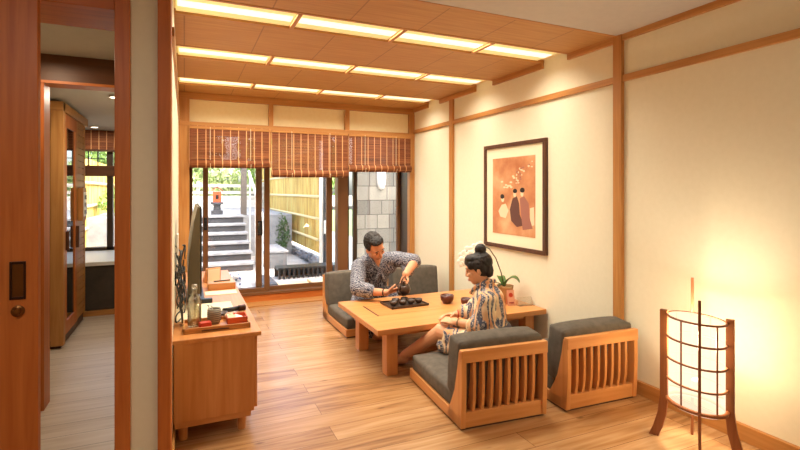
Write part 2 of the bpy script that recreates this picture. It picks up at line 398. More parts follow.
bx('pane', M['glass'], 2.01, 2.57, 5.85, 5.856, .17, 2.0, w3, 0)
h = MB().tube([(.80, 5.83, .80), (.80, 5.79, .81), (.80, 5.785, .86), (.80, 5.79, .92), (.80, 5.83, .93)], .011)
h.box(.785, .84, 5.82, 5.83, .78, .95); h.build('door_handle', M['black'], d2, .002)
MB().box(.20, .235, 5.82, 5.83, .86, 1.0).tube([(.217, 5.83, .88), (.217, 5.80, .90), (.217, 5.80, .96), (.217, 5.83, .98)], .008).build('door_handle', M['black'], d2, .002)

# ---------------------------------------------------------------- bamboo blinds
def blind_mat():
    m = mat('split_bamboo', srgb(150, 84, 48), .65, spec=.3)
    v = coords(m, (1, 1, 1)); v.node.inputs['Location'].default_value = (0, 7, 0); n = N(m, 'ShaderNodeTexNoise'); n.inputs['Scale'].default_value = 1
    v2 = coords(m, (2.0, 30, 110)); L(m, v2, n.inputs['Vector']); n.inputs['Detail'].default_value = 3
    c = ramp(m, n.outputs[0], [(.3, srgb(84, 42, 24)), (.5, srgb(128, 70, 38)), (.72, srgb(168, 108, 66))])
    b = N(m, 'ShaderNodeTexBrick'); b.offset = 0; b.inputs['Scale'].default_value = 1; b.inputs['Brick Width'].default_value = .082; b.inputs['Row Height'].default_value = 40
    b.inputs['Mortar Size'].default_value = .0045
    L(m, v, b.inputs['Vector'])
    mx = N(m, 'ShaderNodeMix'); mx.data_type = 'RGBA'; mx.inputs[7].default_value = srgb(226, 170, 118); L(m, b.outputs['Fac'], mx.inputs[0]); L(m, c, mx.inputs[6])
    L(m, mx.outputs[2], m.node_tree.nodes['Principled BSDF'].inputs['Base Color'])
    return m
M['bamboo_blind'] = blind_mat()
def blind(x0, x1, zb, label, y=YF-.075, ztop=1.985):
    t = thing('bamboo_blind', label, 'blind', (x0, y, zb), 0, 'bamboo roller blinds')
    s = MB(); z = .05; r = .0032
    while z < ztop-zb: 
        s.box(0, x1-x0, -.0015, .0015, z, z+.0115); z += .0125
    s.build('slats', M['bamboo_blind'], t)
    c = MB(); turns = 3; pts = []
    prof = []
    for k in range(60):
        a = k/59*turns*2*PI; rr = .018+.030*k/59; prof.append((rr*math.cos(a), rr*math.sin(a)))
    vs = []; fs = []
    for k, (a, b) in enumerate(prof): vs += [(0, a, b+.022), (x1-x0, a, b+.03)]
    fs = [(2*k, 2*k+1, 2*k+3, 2*k+2) for k in range(59)]
    c.add(vs, fs)
    o = c.build('roll', M['bamboo_blind'], t, smooth=True); o.modifiers.new('s', 'SOLIDIFY').thickness = .003
    bx('headrail', M['trim_x'], 0, x1-x0, -.01, .02, ztop-zb-.03, ztop-zb, t)
    for f in (.25, .75):
        MB().tube([(f*(x1-x0), -.012, ztop-zb-.01), (f*(x1-x0), -.012, .06), (f*(x1-x0), -.044, .02), (f*(x1-x0), -.03, -.02)], .0025, 6).build('cord', M['paper'], t)
    return t
blind(.045, .868, 1.565, 'left bamboo roller blind, half rolled up, over the garden steps')
blind(.888, 1.775, 1.475, 'middle bamboo roller blind, hanging lowest of the three')
blind(1.785, 2.60, 1.55, 'right bamboo roller blind above the seated man')
bx('blind_post', M['trim_z'], .868, .888, YF-.06, YF-.03, 1.56, 1.985)['kind'] = 'structure'
bx('blind_post', M['trim_z'], 1.776, 1.786, YF-.06, YF-.03, 1.50, 1.985)['kind'] = 'structure'

# ---------------------------------------------------------------- ceiling lamps, with the added fill lamps first
for i, p in enumerate(NEAR_FILL+[(-.75, 3.1, 2.11), (-.95, 6.55, 2.05), (-.5, 4.4, 2.05)]):
    big = i < 3; r = .16 if big else .04
    t = thing('ceiling_lamp_or_fill', ['added round fill lamp over the near left of the room', 'added round fill lamp above the near right floor', 'added round fill lamp brightening the doorway wall and door', 'small downlight in the hall ceiling',
              'small downlight in the side room ceiling near its window', 'small downlight in the side room ceiling by the hall'][i], 'ceiling lamp', (p[0], p[1], p[2]))
    MB().lathe([(r*.8, -.004), (r, -.014), (r, 0)], 24).build('rim', M['white'], t)
    MB().lathe([(0, -.016), (r*.78, -.012), (r*.78, -.005)], 24).build('diffuser', M['downlight'], t)

# ================================================================ LEFT DOORWAY THINGS
t = thing('sliding_door', 'tall reddish wooden sliding door pushed open at the left edge', 'door', (-1.5, 2.2, 0))
bx('panel', M['door_z'], 0, 1.0, 0, .04, .01, 2.32, t, .003)
ph = MB().box(.915, .922, -.006, .0, .90, 1.04).box(.957, .964, -.006, 0, .90, 1.04).box(.922, .957, -.006, 0, 1.03, 1.04).box(.922, .957, -.006, 0, .90, .91).build('recessed_pull', M['dark_metal'], t, .001)
bx('pull_plate', M['brass'], .922, .957, -.002, 0, .91, 1.03, ph, 0)
k = MB().lathe([(.021, 0), (.021, .006), (.014, .009), (.012, .02), (0, .022)], 20, (.94, -.0, .857), Matrix.Rotation(PI/2, 3, 'X')).build('lock', M['brass'], t, smooth=False)
# cabin cabinet with glass door
t = thing('wooden_cabinet', 'tall light wood cabinet with dark glass door seen through the doorway', 'cabinet', (-.905, 4.74, 0))
bx('body', M['trim_z'], -.9, -.03, .03, 1.09, .07, 2.02, t, .004)
bx('plinth', M['dark_y'], -.88, -.03, .05, 1.02, 0, .07, t)
bx('corner_post', M['trim_z'], -.09, 0, 0, .07, .03, 2.03, t, .003)
MB().box(-.93, .0, -.01, 1.11, 1.96, 2.035).build('cornice', M['trim_x'], t, .004)
dr = MB().box(-.03, -.005, .08, .155, .09, 1.95).box(-.03, -.005, .49, .57, .09, 1.95).box(-.03, -.005, .155, .49, .09, .20).box(-.03, -.005, .155, .49, 1.84, 1.95).build('glass_door', M['door_z'], t, .003)
bx('pane', M['smoked'], -.02, -.014, .155, .49, .20, 1.84, dr, 0)
bx('handle', M['dark_z'], -.005, .02, .52, .545, .78, .98, dr, .003); bx('handle', M['dark_z'], -.005, .02, .10, .12, .80, .96, dr, .003)
s = MB().box(-.03, -.008, .58, .62, .09, 1.95).box(-.03, -.008, .96, 1.0, .09, 1.95)
for k in range(30): s.box(-.03, -.012, .62, .96, .10+k*.062, .10+k*.062+.055)
sd = s.build('louvred_door', M['trim_z'], t, .002)
bx('heater_box', M['trim_z'], -.008, .035, .62, .80, 1.02, 1.33, t, .003)
hb = bx('control_panel', M['white'], .035, .042, .64, .78, 1.06, 1.29, t, .002)
for k in range(3): bx('button', M['black'], .042, .046, .66, .76, 1.08+k*.07, 1.12+k*.07, hb, .001)
# bath block
t = thing('soaking_tub_surround', 'dark stone tub block with pale ledge under the side room window', 'tub', (-1.4, 6.4, 0))
stone_dark = noisy('dark_stone', srgb(58, 50, 42), srgb(76, 66, 54), 9, .6)
MB().box(-1.0, 1.19, -.5, .58, .055, .52).build('block', stone_dark, t, .004)
MB().box(-1.02, 1.19, -.53, .58, .52, .56).build('ledge', M['white'], t, .004)
bx('skirting', M['trim_x'], -1.0, 1.19, -.53, -.5, 0, .055, t)
# blind in side room
t = thing('bamboo_blind', 'dark bamboo shade rolled up above the side room window', 'blind', (-1.7, 6.95, 1.80))
s = MB()
for k in range(18): s.box(0, 1.45, 0, .004, .012+k*.0132, .024+k*.0132)
s.build('slats', M['bamboo_blind'], t); bx('bottom_bar', M['dark_x'], 0, 1.45, -.01, .014, -.012, .012, t)

# ================================================================ SIDEBOARD
t = thing('sideboard', 'low orange-brown wooden sideboard on round legs along the left wall', 'sideboard', (-.05, 2.70, 0))
bx('body', M['unit_z'], 0, .395, 0, 2.2, .115, .517, t, .002)
bx('top', M['unit_y'], -.005, .432, -.008, 2.22, .517, .54, t, .003)
for a_ in [(.005, .38, .012, .036), (.005, .38, 2.15, 2.175), (.355, .38, .037, 2.149), (.005, .03, .037, 2.149)]: bx('base_rail', M['unit_x'], *a_, .083, .1155, t, .001)
for x, y in [(.045, .07), (.337, .07), (.045, 2.1), (.337, 2.1)]:
    MB().lathe([(.021, 0), (.025, .115)], 20, (x, y, 0)).build('leg', M['unit_z'], t, .002, smooth=False)
for k in range(4):
    d = bx('door', M['unit_z'], .397, .414, .02+k*.545, .02+k*.545+.535, .125, .51, t, .002)
    MB().lathe([(.008, 0), (.008, .012), (.013, .02), (0, .024)], 12, (.414, .02+k*.545+(.49 if k % 2 == 0 else .045), .33), Matrix.Rotation(PI/2, 3, 'Y')).build('knob', M['steel'], d)

ZS = .54
t = thing('television', 'flat television seen edge-on, standing on the sideboard', 'television', (.06, 3.33, ZS))
MB().prism([(.033, .10), (.033, .655), (.018, .66), (-.005, .56), (-.03, .36), (-.04, .2), (-.038, .10)], 'y', 0, .92).build('back_shell', M['tv_back'], t, .004)
bx('bezel', M['black'], .033, .041, 0, .92, .085, .66, t, .003); bx('screen', M['screen'], .041, .043, .015, .905, .11, .645, t, 0)
MB().box(-.02, .02, .36, .56, .02, .12).build('neck', M['black'], t, .003); MB().box(-.045, .07, .22, .70, 0, .02).build('stand', M['black'], t, .006)
cb = MB(); rc = random.Random(5)
for k in range(9):
    p = V((-.03+rc.uniform(0, .03), 2.98+rc.uniform(0, .35), .56+rc.uniform(.0, .12))); pts = [p]
    for j in range(16):
        p = V((min(.005, max(-.045, p.x+rc.uniform(-.02, .02))), min(3.32, max(2.93, p.y+rc.uniform(-.09, .09))), min(1.02-.02*k, max(.555, p.z+rc.uniform(-.05, .09)))))
        pts.append(p)
    sm_ = []
    for a, c_ in zip(pts[:-1], pts[1:]): sm_ += [a*.75+c_*.25, a*.25+c_*.75]
    cb.tube(sm_, .0042, 6)
cb.tube([(-.045, 3.09, .98), (-.02, 3.06, .95), (-.015, 3.02, .8), (-.02, 2.96, .68), (-.01, 2.99, .556)], .004, 6)
o = cb.build('tv_cables', M['black'], smooth=True); tag(o, 'tangle of black cables behind the television', 'cables')
bx('wall_outlet', M['white'], -.04, -.03, 3.05, 3.13, .93, 1.05)
tag(bpy.data.objects['wall_outlet'], 'white outlet plate on left wall above the cables', 'outlet')

# tray with bottle, jar and box
t = thing('serving_tray', 'light wooden tray at the near end of the sideboard', 'tray', (.165, 2.90, ZS), 0)
bx('base', M['unit_x'], -.165, .165, -.10, .10, 0, .008, t)
MB().box(-.17, .17, -.108, -.098, 0, .028).box(-.17, .17, .098, .108, 0, .028).box(-.172, -.162, -.108, .108, 0, .028).box(.162, .172, -.108, .108, 0, .028).build('rim', M['trim_x'], t, .002)
MB().box(-.08, .06, -.113, -.108, .008, .014).build('handle_slot', M['dark_x'], t)
t = thing('glass_bottle', 'clear glass water bottle standing on the wooden tray', 'bottle', (.052, 2.92, ZS+.0085))
MB().lathe([(0, 0), (.033, .001), (.036, .012), (.036, .13), (.030, .160), (.016, .178), (.013, .19), (.013, .212), (.0105, .212), (.0105, .19), (.014, .176), (.028, .156), (.0335, .128), (.0335, .012), (0, .006)], 28).build('bottle_body', M['bottle_glass'], t, smooth=True)
MB().lathe([(0, .0), (.016, .0), (.016, .018), (.013, .024), (0, .025)], 20, (0, 0, .208)).build('stopper', M['acrylic'], t, smooth=True)
t = thing('teacup', 'grey striped ceramic cup holding spoons on the wooden tray', 'cup', (.155, 2.93, ZS+.0085))
cg = mat('striped_stoneware', srgb(120, 112, 98), .5); vv = coords(cg); wv = N(cg, 'ShaderNodeTexWave'); wv.bands_direction = 'Z'; wv.inputs['Scale'].default_value = 28; wv.inputs['Distortion'].default_value = .3
L(cg, vv, wv.inputs['Vector']); L(cg, ramp(cg, wv.outputs[0], [(.35, srgb(96, 88, 78)), (.6, srgb(156, 146, 128))]), cg.node_tree.nodes['Principled BSDF'].inputs['Base Color'])
MB().lathe([(0, 0), (.028, 0), (.036, .018), (.038, .06), (.036, .085), (.033, .085), (.035, .06), (.033, .02), (0, .012)], 28).build('cup_body', cg, t, smooth=True)
for a in (0, 1.1): MB().tube([(0, .01, .02), (.03*math.cos(a+2), .02*math.sin(a), .10)], .003, 6).ell((.03*math.cos(a+2), .02*math.sin(a), .102), (.009, .009, .004)).build('spoon', M['steel'], t, smooth=True)
t = thing('sachet_box', 'open orange-red box of tea sachets on the tray', 'box', (.275, 2.925, ZS+.0105), 0)
MB().box(-.055, .055, -.06, -.055, 0, .035).box(-.055, .055, .055, .06, 0, .035).box(-.055, -.05, -.06, .06, 0, .035).box(.05, .055, -.06, .06, 0, .035).box(-.055, .055, -.06, .06, 0, .004).build('box_body', M['orange_card'], t, .001)
for k in range(9):
    s_ = bx('tea_sachet', [M['paper'], M['red'], M['white']][k % 3], -.005, .04, -.003, .0, 0, .05, None, .0005)
    s_.location = (.275-.035+.016*(k % 3)-.01, 2.895+.010*k, ZS+.014); s_.rotation_euler = (-.9, .2*(k % 3), .3*(k % 2))
    tag(s_, 'small paper tea sachet standing in the orange-red box', 'sachet', 'tea sachets in the box')
o = MB().box(-.03, .03, -.02, .02, 0, .03).build('snack_packet', M['red'], None, .004); o.location = (.105, 2.87, ZS+.008); o.rotation_euler = (0, 0, .3); tag(o, 'small red packet between bottle and cup on tray', 'packet')
o = bx('placemat', M['paper'], -.05, .29, 3.07, 3.50, ZS, ZS+.003); tag(o, 'cream paper mat lying behind the tray', 'mat')
t = thing('torch', 'dark cylindrical torch lying across the cream mat', 'torch', (.285, 3.20, ZS+.018), 0)
MB().tube([(-.065, -.02, 0), (.03, .01, 0)], .014, 16).build('barrel', M['black'], t, smooth=True); MB().tube([(.03, .01, 0), (.07, .022, 0)], .018, 16).build('head', M['dark_metal'], t)
t = thing('saucer_stack', 'small dark dish stack behind the striped cup', 'dish', (.20, 3.12, ZS+.003))
for k in range(2): MB().lathe([(0, 0), (.03, .001), (.045, .012), (.042, .013), (.028, .005), (0, .004)], 20, (0, 0, k*.008)).build('dish', M['clay'], t, smooth=True)
o = bx('black_box', M['black'], .105, .175, 3.50, 3.54, ZS, ZS+.032, bevel=.004); tag(o, 'small black box in front of the television stand', 'box')
t = thing('tissue_box', 'light wooden box with a pen on it, far on the sideboard', 'box', (.265, 4.02, ZS))
bx('box_body', M['table_x'], -.10, .10, -.07, .07, 0, .05, t, .003); o = MB().tube([(-.05, 0, 0), (.07, .02, 0)], .005, 8).build('pen', M['black']); o.location = (.26, 4.02, ZS+.055); tag(o, 'black pen lying on the light wooden box', 'pen')
o = bx('notepaper', M['paper'], .14, .36, 3.76, 3.90, ZS, ZS+.004); tag(o, 'cream notepaper in front of the light wooden box', 'paper')
t = thing('leaflet_stand', 'leaning wooden leaflet stand beside the television', 'stand', (.21, 4.34, ZS), .3)
MB().prism([(-.04, 0), (.04, 0), (.045, .01), (-.03, .12), (-.045, .115)], 'x', -.06, .06).build('stand_body', M['table_x'], t, .002); bx('leaflet', M['paper'], -.05, .05, -.052, -.048, .01, .11, t)

# ================================================================ TABLE
t = thing('low_table', 'large low honey-coloured wooden table where the two people sit', 'table', (1.20, 3.05, 0))
ZT = .352
bx('tabletop', M['table_x'], 0, 1.455, 0, .93, .312, ZT, t, .004)
for x, y in [(.095, .07), (1.30, .07), (.095, .66), (1.30, .66)]: bx('leg', M['table_z'], x, x+.085, y, y+.09, 0, .312, t, .004)
bx('apron', M['table_x'], .18, 1.3, .09, .115, .27, .312, t); bx('apron', M['table_x'], .18, 1.3, .70, .725, .27, .312, t)
bx('inset_board', M['unit_x'], .15, .72, .36, .68, ZT-.004, ZT+.0012, t, 0)
MB().box(.137, .15, .35, .69, ZT-.004, ZT+.0015).build('groove', M['dark_y'], t)
# tea tray and cups
t = thing('tea_tray', 'dark rectangular tea tray under the small dark cups', 'tray', (1.675, 3.655, ZT+.001), .04)
bx('tray_base', M['clay'], -.165, .165, -.115, .115, 0, .010, t, .003)
MB().box(-.17, .17, -.12, -.108, .003, .02).box(-.17, .17, .108, .12, .003, .02).box(-.17, -.158, -.12, .12, .003, .02).box(.158, .17, -.12, .12, .003, .02).build('tray_rim', M['clay'], t, .003)
def tea_cup(loc, label, group, m=M['clay'], r=.032, hh=.038):
    p = [(0, 0), (r*.6, 0), (r*.65, .006), (r*.95, hh*.45), (r, hh), (r*.9, hh), (r*.84, hh*.5), (r*.5, .012), (0, .01)]
    o = MB().lathe(p, 24).build('tea_cup', m, None, smooth=True); o.location = loc
    return tag(o, label, 'cup', group)
cups = [(-.115, -.045), (-.035, -.05), (.045, -.045), (.12, -.035), (-.06, .04), (.025, .045)]
lb = ['leftmost of the small dark cups on the tea tray', 'small dark cup, second from left in the near row of the tray', 'small dark cup, third from left in the near row of the tray',
      'rightmost small dark cup on the tea tray', 'left one of two small dark cups in the tray\'s back row', 'right one of two small dark cups in the tray\'s back row']
for (x, y), l_ in zip(cups, lb): tea_cup((1.675+x-.004, 3.655+y, ZT+.011), l_, 'dark cups on the tea tray')
tea_cup((2.03, 3.56, ZT), 'shiny red-brown tea bowl on the table left of the woman', 'red-brown tea bowls', M['redclay'], .058, .07)
tea_cup((2.13, 3.42, ZT), 'red-brown tea bowl half hidden behind the woman\'s shoulder', 'red-brown tea bowls', M['redclay'], .045, .06)
# teapot tipped while pouring
t = thing('teapot', 'dark round teapot tipped in the man\'s hands, pouring', 'teapot', (1.715, 3.76, .462))
t.rotation_euler = (0.35, -.25, .2)
MB().lathe([(0, -.055), (.035, -.052), (.055, -.03), (.062, 0), (.055, .028), (.035, .045), (.025, .048), (0, .048)], 28).build('pot_body', M['clay'], t, smooth=True)
MB().lathe([(.027, .044), (.027, .052), (.01, .058), (.007, .066), (.011, .074), (0, .078)], 20).build('lid', M['clay'], t, smooth=True)
MB().tube([(-.045, -.02, -.02), (-.075, -.035, .0), (-.09, -.042, .035)], [.018, .012, .007], 12).build('spout', M['clay'], t, smooth=True)
MB().tube([(.05*math.cos(a), .02*math.cos(a)+.0, .03+.085*math.sin(a)) for a in [PI*i/12 for i in range(13)]], .006, 8).build('handle', M['clay'], t, smooth=True)
# orchid
t = thing('orchid_plant', 'white-flowered orchid in a tan pot on the table by the wall', 'orchid', (2.50, 3.40, ZT+.001))
MB().lathe([(0, 0), (.05, 0), (.062, .05), (.075, .125), (.078, .14), (.070, .14), (.068, .12), (0, .115)], 28).build('pot', M['pot'], t, smooth=True)
def leaf(pts, wd, th=.004):
    pts = [V(p) for p in pts]; n = len(pts); vs = []; fs = []
    for i, p in enumerate(pts):
        d = (pts[min(i+1, n-1)]-pts[max(i-1, 0)]).normalized(); s_ = d.cross(V((0, 0, 1))); s_ = s_.normalized() if s_.length > .05 else V((1, 0, 0))
        u = i/(n-1); ww = wd*math.sin(PI*(.12+.85*u))**.7; up = s_.cross(d)
        vs += [p-s_*ww+up*ww*.3, p-up*th, p+s_*ww+up*ww*.3]
    for i in range(n-1): a = 3*i; fs += [(a, a+1, a+4, a+3), (a+1, a+2, a+5, a+4)]
    o = MB().add(vs, fs); return o
def build_leaf(pts, wd, m, parent, name='leaf'):
    o = leaf(pts, wd).build(name, m, parent, smooth=True); o.modifiers.new('s', 'SOLIDIFY').thickness = .004
    b = o.modifiers.new('b', 'SUBSURF'); b.levels = b.render_levels = 1; return o
build_leaf([(.0, 0, .13), (.015, -.02, .18), (.04, -.05, .215), (.07, -.08, .21), (.085, -.10, .17)], .062, M['leaf'], t)
build_leaf([(.0, 0, .13), (.01, .05, .19), (.03, .11, .21), (.06, .15, .18)], .04, M['leaf'], t)
build_leaf([(0, 0, .13), (-.07, .0, .18), (-.15, -.0, .17), (-.2, -.0, .11)], .02, M['leaf'], t)
build_leaf([(0, 0, .13), (-.05, -.03, .165), (-.11, -.05, .15), (-.15, -.06, .09)], .016, M['stem'], t)
sp = [(0, 0, .13), (-.02, .02, .25), (-.06, .04, .37), (-.11, .06, .45), (-.19, .08, .49), (-.28, .09, .47), (-.34, .10, .42)]
MB().tube(sp, [.005, .005, .0045, .004, .0035, .003, .002], 8).build('stem', M['stem'], t, smooth=True)
def flower(c, tilt, sc_=1):
    m = MB()
    for k in range(5):
        a = 2*PI*k/5+tilt; d = V((-.38*math.sin(a)*.4+math.cos(a)*.3, -.3, math.sin(a))) if 0 else V((math.cos(a)*.8, math.cos(a)*-.5, math.sin(a)))
        m.ell(V(c)+d*.022*sc_, (.019*sc_, .006, .019*sc_), Matrix.Rotation(-.5, 3, 'Z'), 10, 6)
    m.ell(V(c)+V((-.01, -.02, 0)), (.007, .01, .007), None, 8, 6)
    return m
for k, (c, a) in enumerate([((-.20, .07, .475), .1), ((-.25, .08, .455), .5), ((-.30, .09, .44), .9), ((-.345, .10, .40), .3), ((-.36, .10, .35), .6), ((-.225, .05, .43), 1.0), ((-.29, .07, .40), .2)]):
    flower(c, a, 1.15).build('flower', M['petal'], t, smooth=True)
# card and acrylic
t = thing('tent_card', 'small pink folded card with a round mark, before the orchid pot', 'card', (2.475, 3.285, ZT), -.25)
pk = mat('pink_card', srgb(222, 160, 128), .7); MB().prism([(-.03, 0), (0, .125), (.03, 0), (.027, 0), (0, .118), (-.027, 0)], 'x', -.032, .032).build('card_body', pk, t)
MB().lathe([(.018, 0), (.018, .0015), (.011, .0015), (.011, 0)], 20, (0, -.0105, .085), Matrix.Rotation(PI/2-.235, 3, 'X')).build('mark', M['red'], t)
MB().box(-.02, .02, -.029, -.0225, .02, .03).build('mark', M['lips'], t)
t = thing('acrylic_stand', 'clear acrylic sign stand lying near the right end of table', 'stand', (2.58, 3.22, ZT), -.1)
MB().box(-.07, .07, -.03, .03, 0, .003).build('base', M['acrylic'], t); MB().prism([(-.01, 0), (-.005, 0), (.028, .065), (.023, .065)], 'x', -.07, .07).build('panel', M['acrylic'], t)

# ================================================================ FLOOR CHAIRS
def make_chair(label, loc, rz):
    t = thing('floor_chair', label, 'chair', loc, rz, 'legless floor chairs around the low table')
    W = .275
    # base frame
    MB().box(-W, W, -.40, -.365, .012, .095).build('rear_rail', M['chair_x'], t, .003)
    MB().box(-W, W, .345, .375, .012, .075).build('front_rail', M['chair_x'], t, .003)
    for s_ in (-1, 1): MB().box(s_*W-(.028 if s_ > 0 else 0), s_*W+(.028 if s_ < 0 else 0), -.365, .345, .012, .075).build('side_rail', M['chair_y'], t, .003)
    MB().box(-W+.03, W-.03, -.36, .34, .045, .06).build('seat_board', M['chair_x'], t)
    MB().box(-W+.01, W-.01, -.39, .36, 0, .012).build('glide', M['dark_x'], t)
    # curved uprights (profile in y,z)
    def post(x0, x1, name):
        outer = [(-.405, .012), (-.412, .12), (-.416, .24), (-.415, .34), (-.412, .425)]
        inner = [(-.378, .425), (-.362, .34), (-.325, .20), (-.27, .10), (-.24, .06), (-.24, .012)]
        return MB().prism(outer+inner, 'x', x0, x1).build(name, M['chair_z'], t, .003)
    post(-W, -W+.03, 'back_post'); post(W-.03, W, 'back_post')
    MB().prism([(-.420, .37), (-.418, .438), (-.384, .438), (-.384, .37)], 'x', -W, W).build('top_rail', M['chair_x'], t, .004)
    n = 8
    for k in range(n):
        x = -W+.03+(2*W-.06)*(k+1)/(n+1)
        MB().prism([(-.39, .09), (-.402, .16), (-.405, .26), (-.402, .38), (-.372, .38), (-.365, .26), (-.345, .16), (-.325, .09)], 'x', x-.0095, x+.0095).build('slat', M['chair_z'], t, .002)
    # cushions
    def cushion(x0, x1, y0, y1, z0, z1, name, mtx=None, puff=.012):
        bm = bmesh.new(); nx, ny, nz = 10, 10, 4; me = MB()
        vs = []; idx = {}
        def P(i, j, k):
            u, v_, w_ = i/nx*2-1, j/ny*2-1, k/nz*2-1
            return V(((x0+x1)/2+u*(x1-x0)/2+u*puff*(1-v_*v_)*.5*(1-w_*w_), (y0+y1)/2+v_*(y1-y0)/2+v_*puff*(1-u*u)*(1-w_*w_)*.5, (z0+z1)/2+w_*((z1-z0)/2+puff*((1-u**4)*(1-v_**4)-.35))))
        fs = []
        def vid(i, j, k):
            if (i, j, k) not in idx: idx[(i, j, k)] = len(vs); vs.append(P(i, j, k))
            return idx[(i, j, k)]
        for i in range(nx):
            for j in range(ny):
                for k in (0, nz): fs.append((vid(i, j, k), vid(i+1, j, k), vid(i+1, j+1, k), vid(i, j+1, k)))
        for i in range(nx):
            for k in range(nz):
                for j in (0, ny): fs.append((vid(i, j, k), vid(i+1, j, k), vid(i+1, j, k+1), vid(i, j, k+1)))
        for j in range(ny):
            for k in range(nz):
                for i in (0, nx): fs.append((vid(i, j, k), vid(i, j+1, k), vid(i, j+1, k+1), vid(i, j, k+1)))
        b = MB().add(vs, fs, mtx)
        return b.build(name, M['fabric'], t, .018, smooth=True, seg=3)
    cushion(-W+.012, W-.012, -.275, .365, .065, .175, 'seat_cushion')
    tilt = Matrix.Translation((0, -.265, .17)) @ Matrix.Rotation(.10, 4, 'X')
    cushion(-W+.008, W-.008, -.085, .06, -.02, .31, 'back_cushion', tilt, .018)
    return t
ch = make_chair('near wooden floor chair with slatted back, woman sitting on it', (1.668, 2.622, 0), math.radians(-4.5))
def place(label, loc, rz):
    c = copy_tree(ch); c.location = loc; c.rotation_euler = (0, 0, rz); c['label'] = label; return c
place('empty wooden floor chair with slatted back closest to the right wall', (2.335, 2.572, 0), math.radians(-2.5))
place('floor chair across the table on the window side, nearest the sideboard', (1.575, 4.44, 0), PI)
place('floor chair across the table in the far corner by the wall', (2.275, 4.44, 0), PI)

# ================================================================ PICTURE
t = thing('framed_picture', 'dark-framed orange print of robed figures on the right wall', 'picture', (XR, 3.485, 1.255))
Wp, Hp = .435, .475
fr = MB()
fr.box(-.03, 0, -Wp, Wp, -Hp, -Hp+.035).box(-.03, 0, -Wp, Wp, Hp-.035, Hp).box(-.03, 0, -Wp, -Wp+.035, -Hp+.035, Hp-.035).box(-.03, 0, Wp-.035, Wp, -Hp+.035, Hp-.035)
fr.build('frame', M['dark_z'], t, .002)
bx('mat_board', mat('cream_mat', srgb(240, 228, 196), .8), -.016, -.002, -Wp+.03, Wp-.03, -Hp+.03, Hp-.03, t, 0)
pm = mat('aged_print', srgb(214, 140, 90), .7); vv = coords(pm, (1, 1, 1)); n1 = N(pm, 'ShaderNodeTexNoise'); n1.inputs['Scale'].default_value = 5; n1.inputs['Detail'].default_value = 6; L(pm, vv, n1.inputs['Vector'])
L(pm, ramp(pm, n1.outputs[0], [(.3, srgb(176, 104, 62)), (.5, srgb(200, 138, 92)), (.75, srgb(220, 176, 132))]), pm.node_tree.nodes['Principled BSDF'].inputs['Base Color'])
pr_ = bx('print', pm, -.019, -.015, -.30, .30, -.345, .345, t, 0)
ink = mat('brown_ink', srgb(96, 58, 48), .7); robe_m = mat('mauve_ink', srgb(156, 100, 84), .7); pale = mat('pale_ink', srgb(240, 206, 170), .7); blk = mat('black_ink', srgb(30, 18, 14), .6)
def flat(poly, m, dx=-.0195, parent=None): # poly in (y,z); image right = -y
    mb = MB(); n = len(poly); mb.add([(dx, a, b) for a, b in poly]+[(dx+.0006, a, b) for a, b in poly], [tuple(range(n)), tuple(range(2*n-1, n-1, -1))]+[(i, i+n, (i+1) % n+n, (i+1) % n) for i in range(n)])
    return mb.build('print_figure', m, pr_)
def oval(cy, cz, a, b, n=14, r=0): return [(cy+a*math.cos(2*PI*k/n)*math.cos(r)-b*math.sin(2*PI*k/n)*math.sin(r), cz+a*math.cos(2*PI*k/n)*math.sin(r)+b*math.sin(2*PI*k/n)*math.cos(r)) for k in range(n)]
flat([(.0, -.02), (-.06, .0), (-.09, -.06), (-.10, -.16), (-.16, -.25), (-.06, -.27), (.02, -.22), (.04, -.12)], ink)
flat([(-.10, -.02), (-.16, .0), (-.22, -.06), (-.23, -.18), (-.27, -.27), (-.14, -.29), (-.12, -.16)], robe_m, -.0198)
flat([(-.235, -.10), (-.285, -.09), (-.29, -.24), (-.24, -.25)], pale)
flat([(.16, -.08), (.10, -.07), (.06, -.13), (.10, -.20), (.18, -.19), (.21, -.14)], pale)
flat(oval(.145, -.03, .022, .026), pale, -.0200); flat(oval(.15, -.005, .03, .022), blk, -.0202)
flat(oval(-.03, .015, .02, .025), pale, -.0200); flat(oval(-.035, .045, .03, .02), blk, -.0203)
flat(oval(-.13, .02, .02, .025), pale, -.0201); flat(oval(-.135, .052, .032, .022), blk, -.0204)
for k in range(26):
    a = random.random(); flat(oval(-.02-.22*a+random.uniform(-.03, .03), .14+.12*a+random.uniform(-.05, .05), random.uniform(.006, .018), random.uniform(.005, .012), 7), pale if k % 3 else robe_m, -.0196-k*.00002)
for k in range(8): flat(oval(.10+random.uniform(-.08, .08), .10+random.uniform(-.03, .03), .02, .009, 8), pale, -.0196-k*.00002)

# ================================================================ FLOOR LAMP
A = V((2.37, 1.62, 0)); ax = V((.14, -.335, 0)).normalized(); nn = V((-.75, -.66, 0)).normalized()
t = thing('floor_lamp', 'glowing paper-shaded wooden floor lamp beside the right wall', 'lamp', A)
def E_(a, s=1.0): return ax*(.132*s*math.cos(a)) + nn*(.125*s*math.sin(a))
sh = MB(); n = 40; vs = []; fs = []
for k in range(n):
    for z in (.205, .655): p = E_(2*PI*k/n, .95); vs.append((p.x, p.y, z))
for k in range(n): a = 2*k; b = 2*((k+1) % n); fs.append((a, b, b+1, a+1))
sm = bpy.data.materials.new('glowing_paper'); sm.use_nodes = True; tt = sm.node_tree; tt.nodes.clear()
o_ = tt.nodes.new('ShaderNodeOutputMaterial'); em = tt.nodes.new('ShaderNodeEmission'); em.inputs[0].default_value = (1, .86, .62, 1); em.inputs[1].default_value = 1.35
tr = tt.nodes.new('ShaderNodeBsdfTransparent'); tr.inputs[0].default_value = (1, .9, .75, 1); mx = tt.nodes.new('ShaderNodeMixShader'); mx.inputs[0].default_value = .42
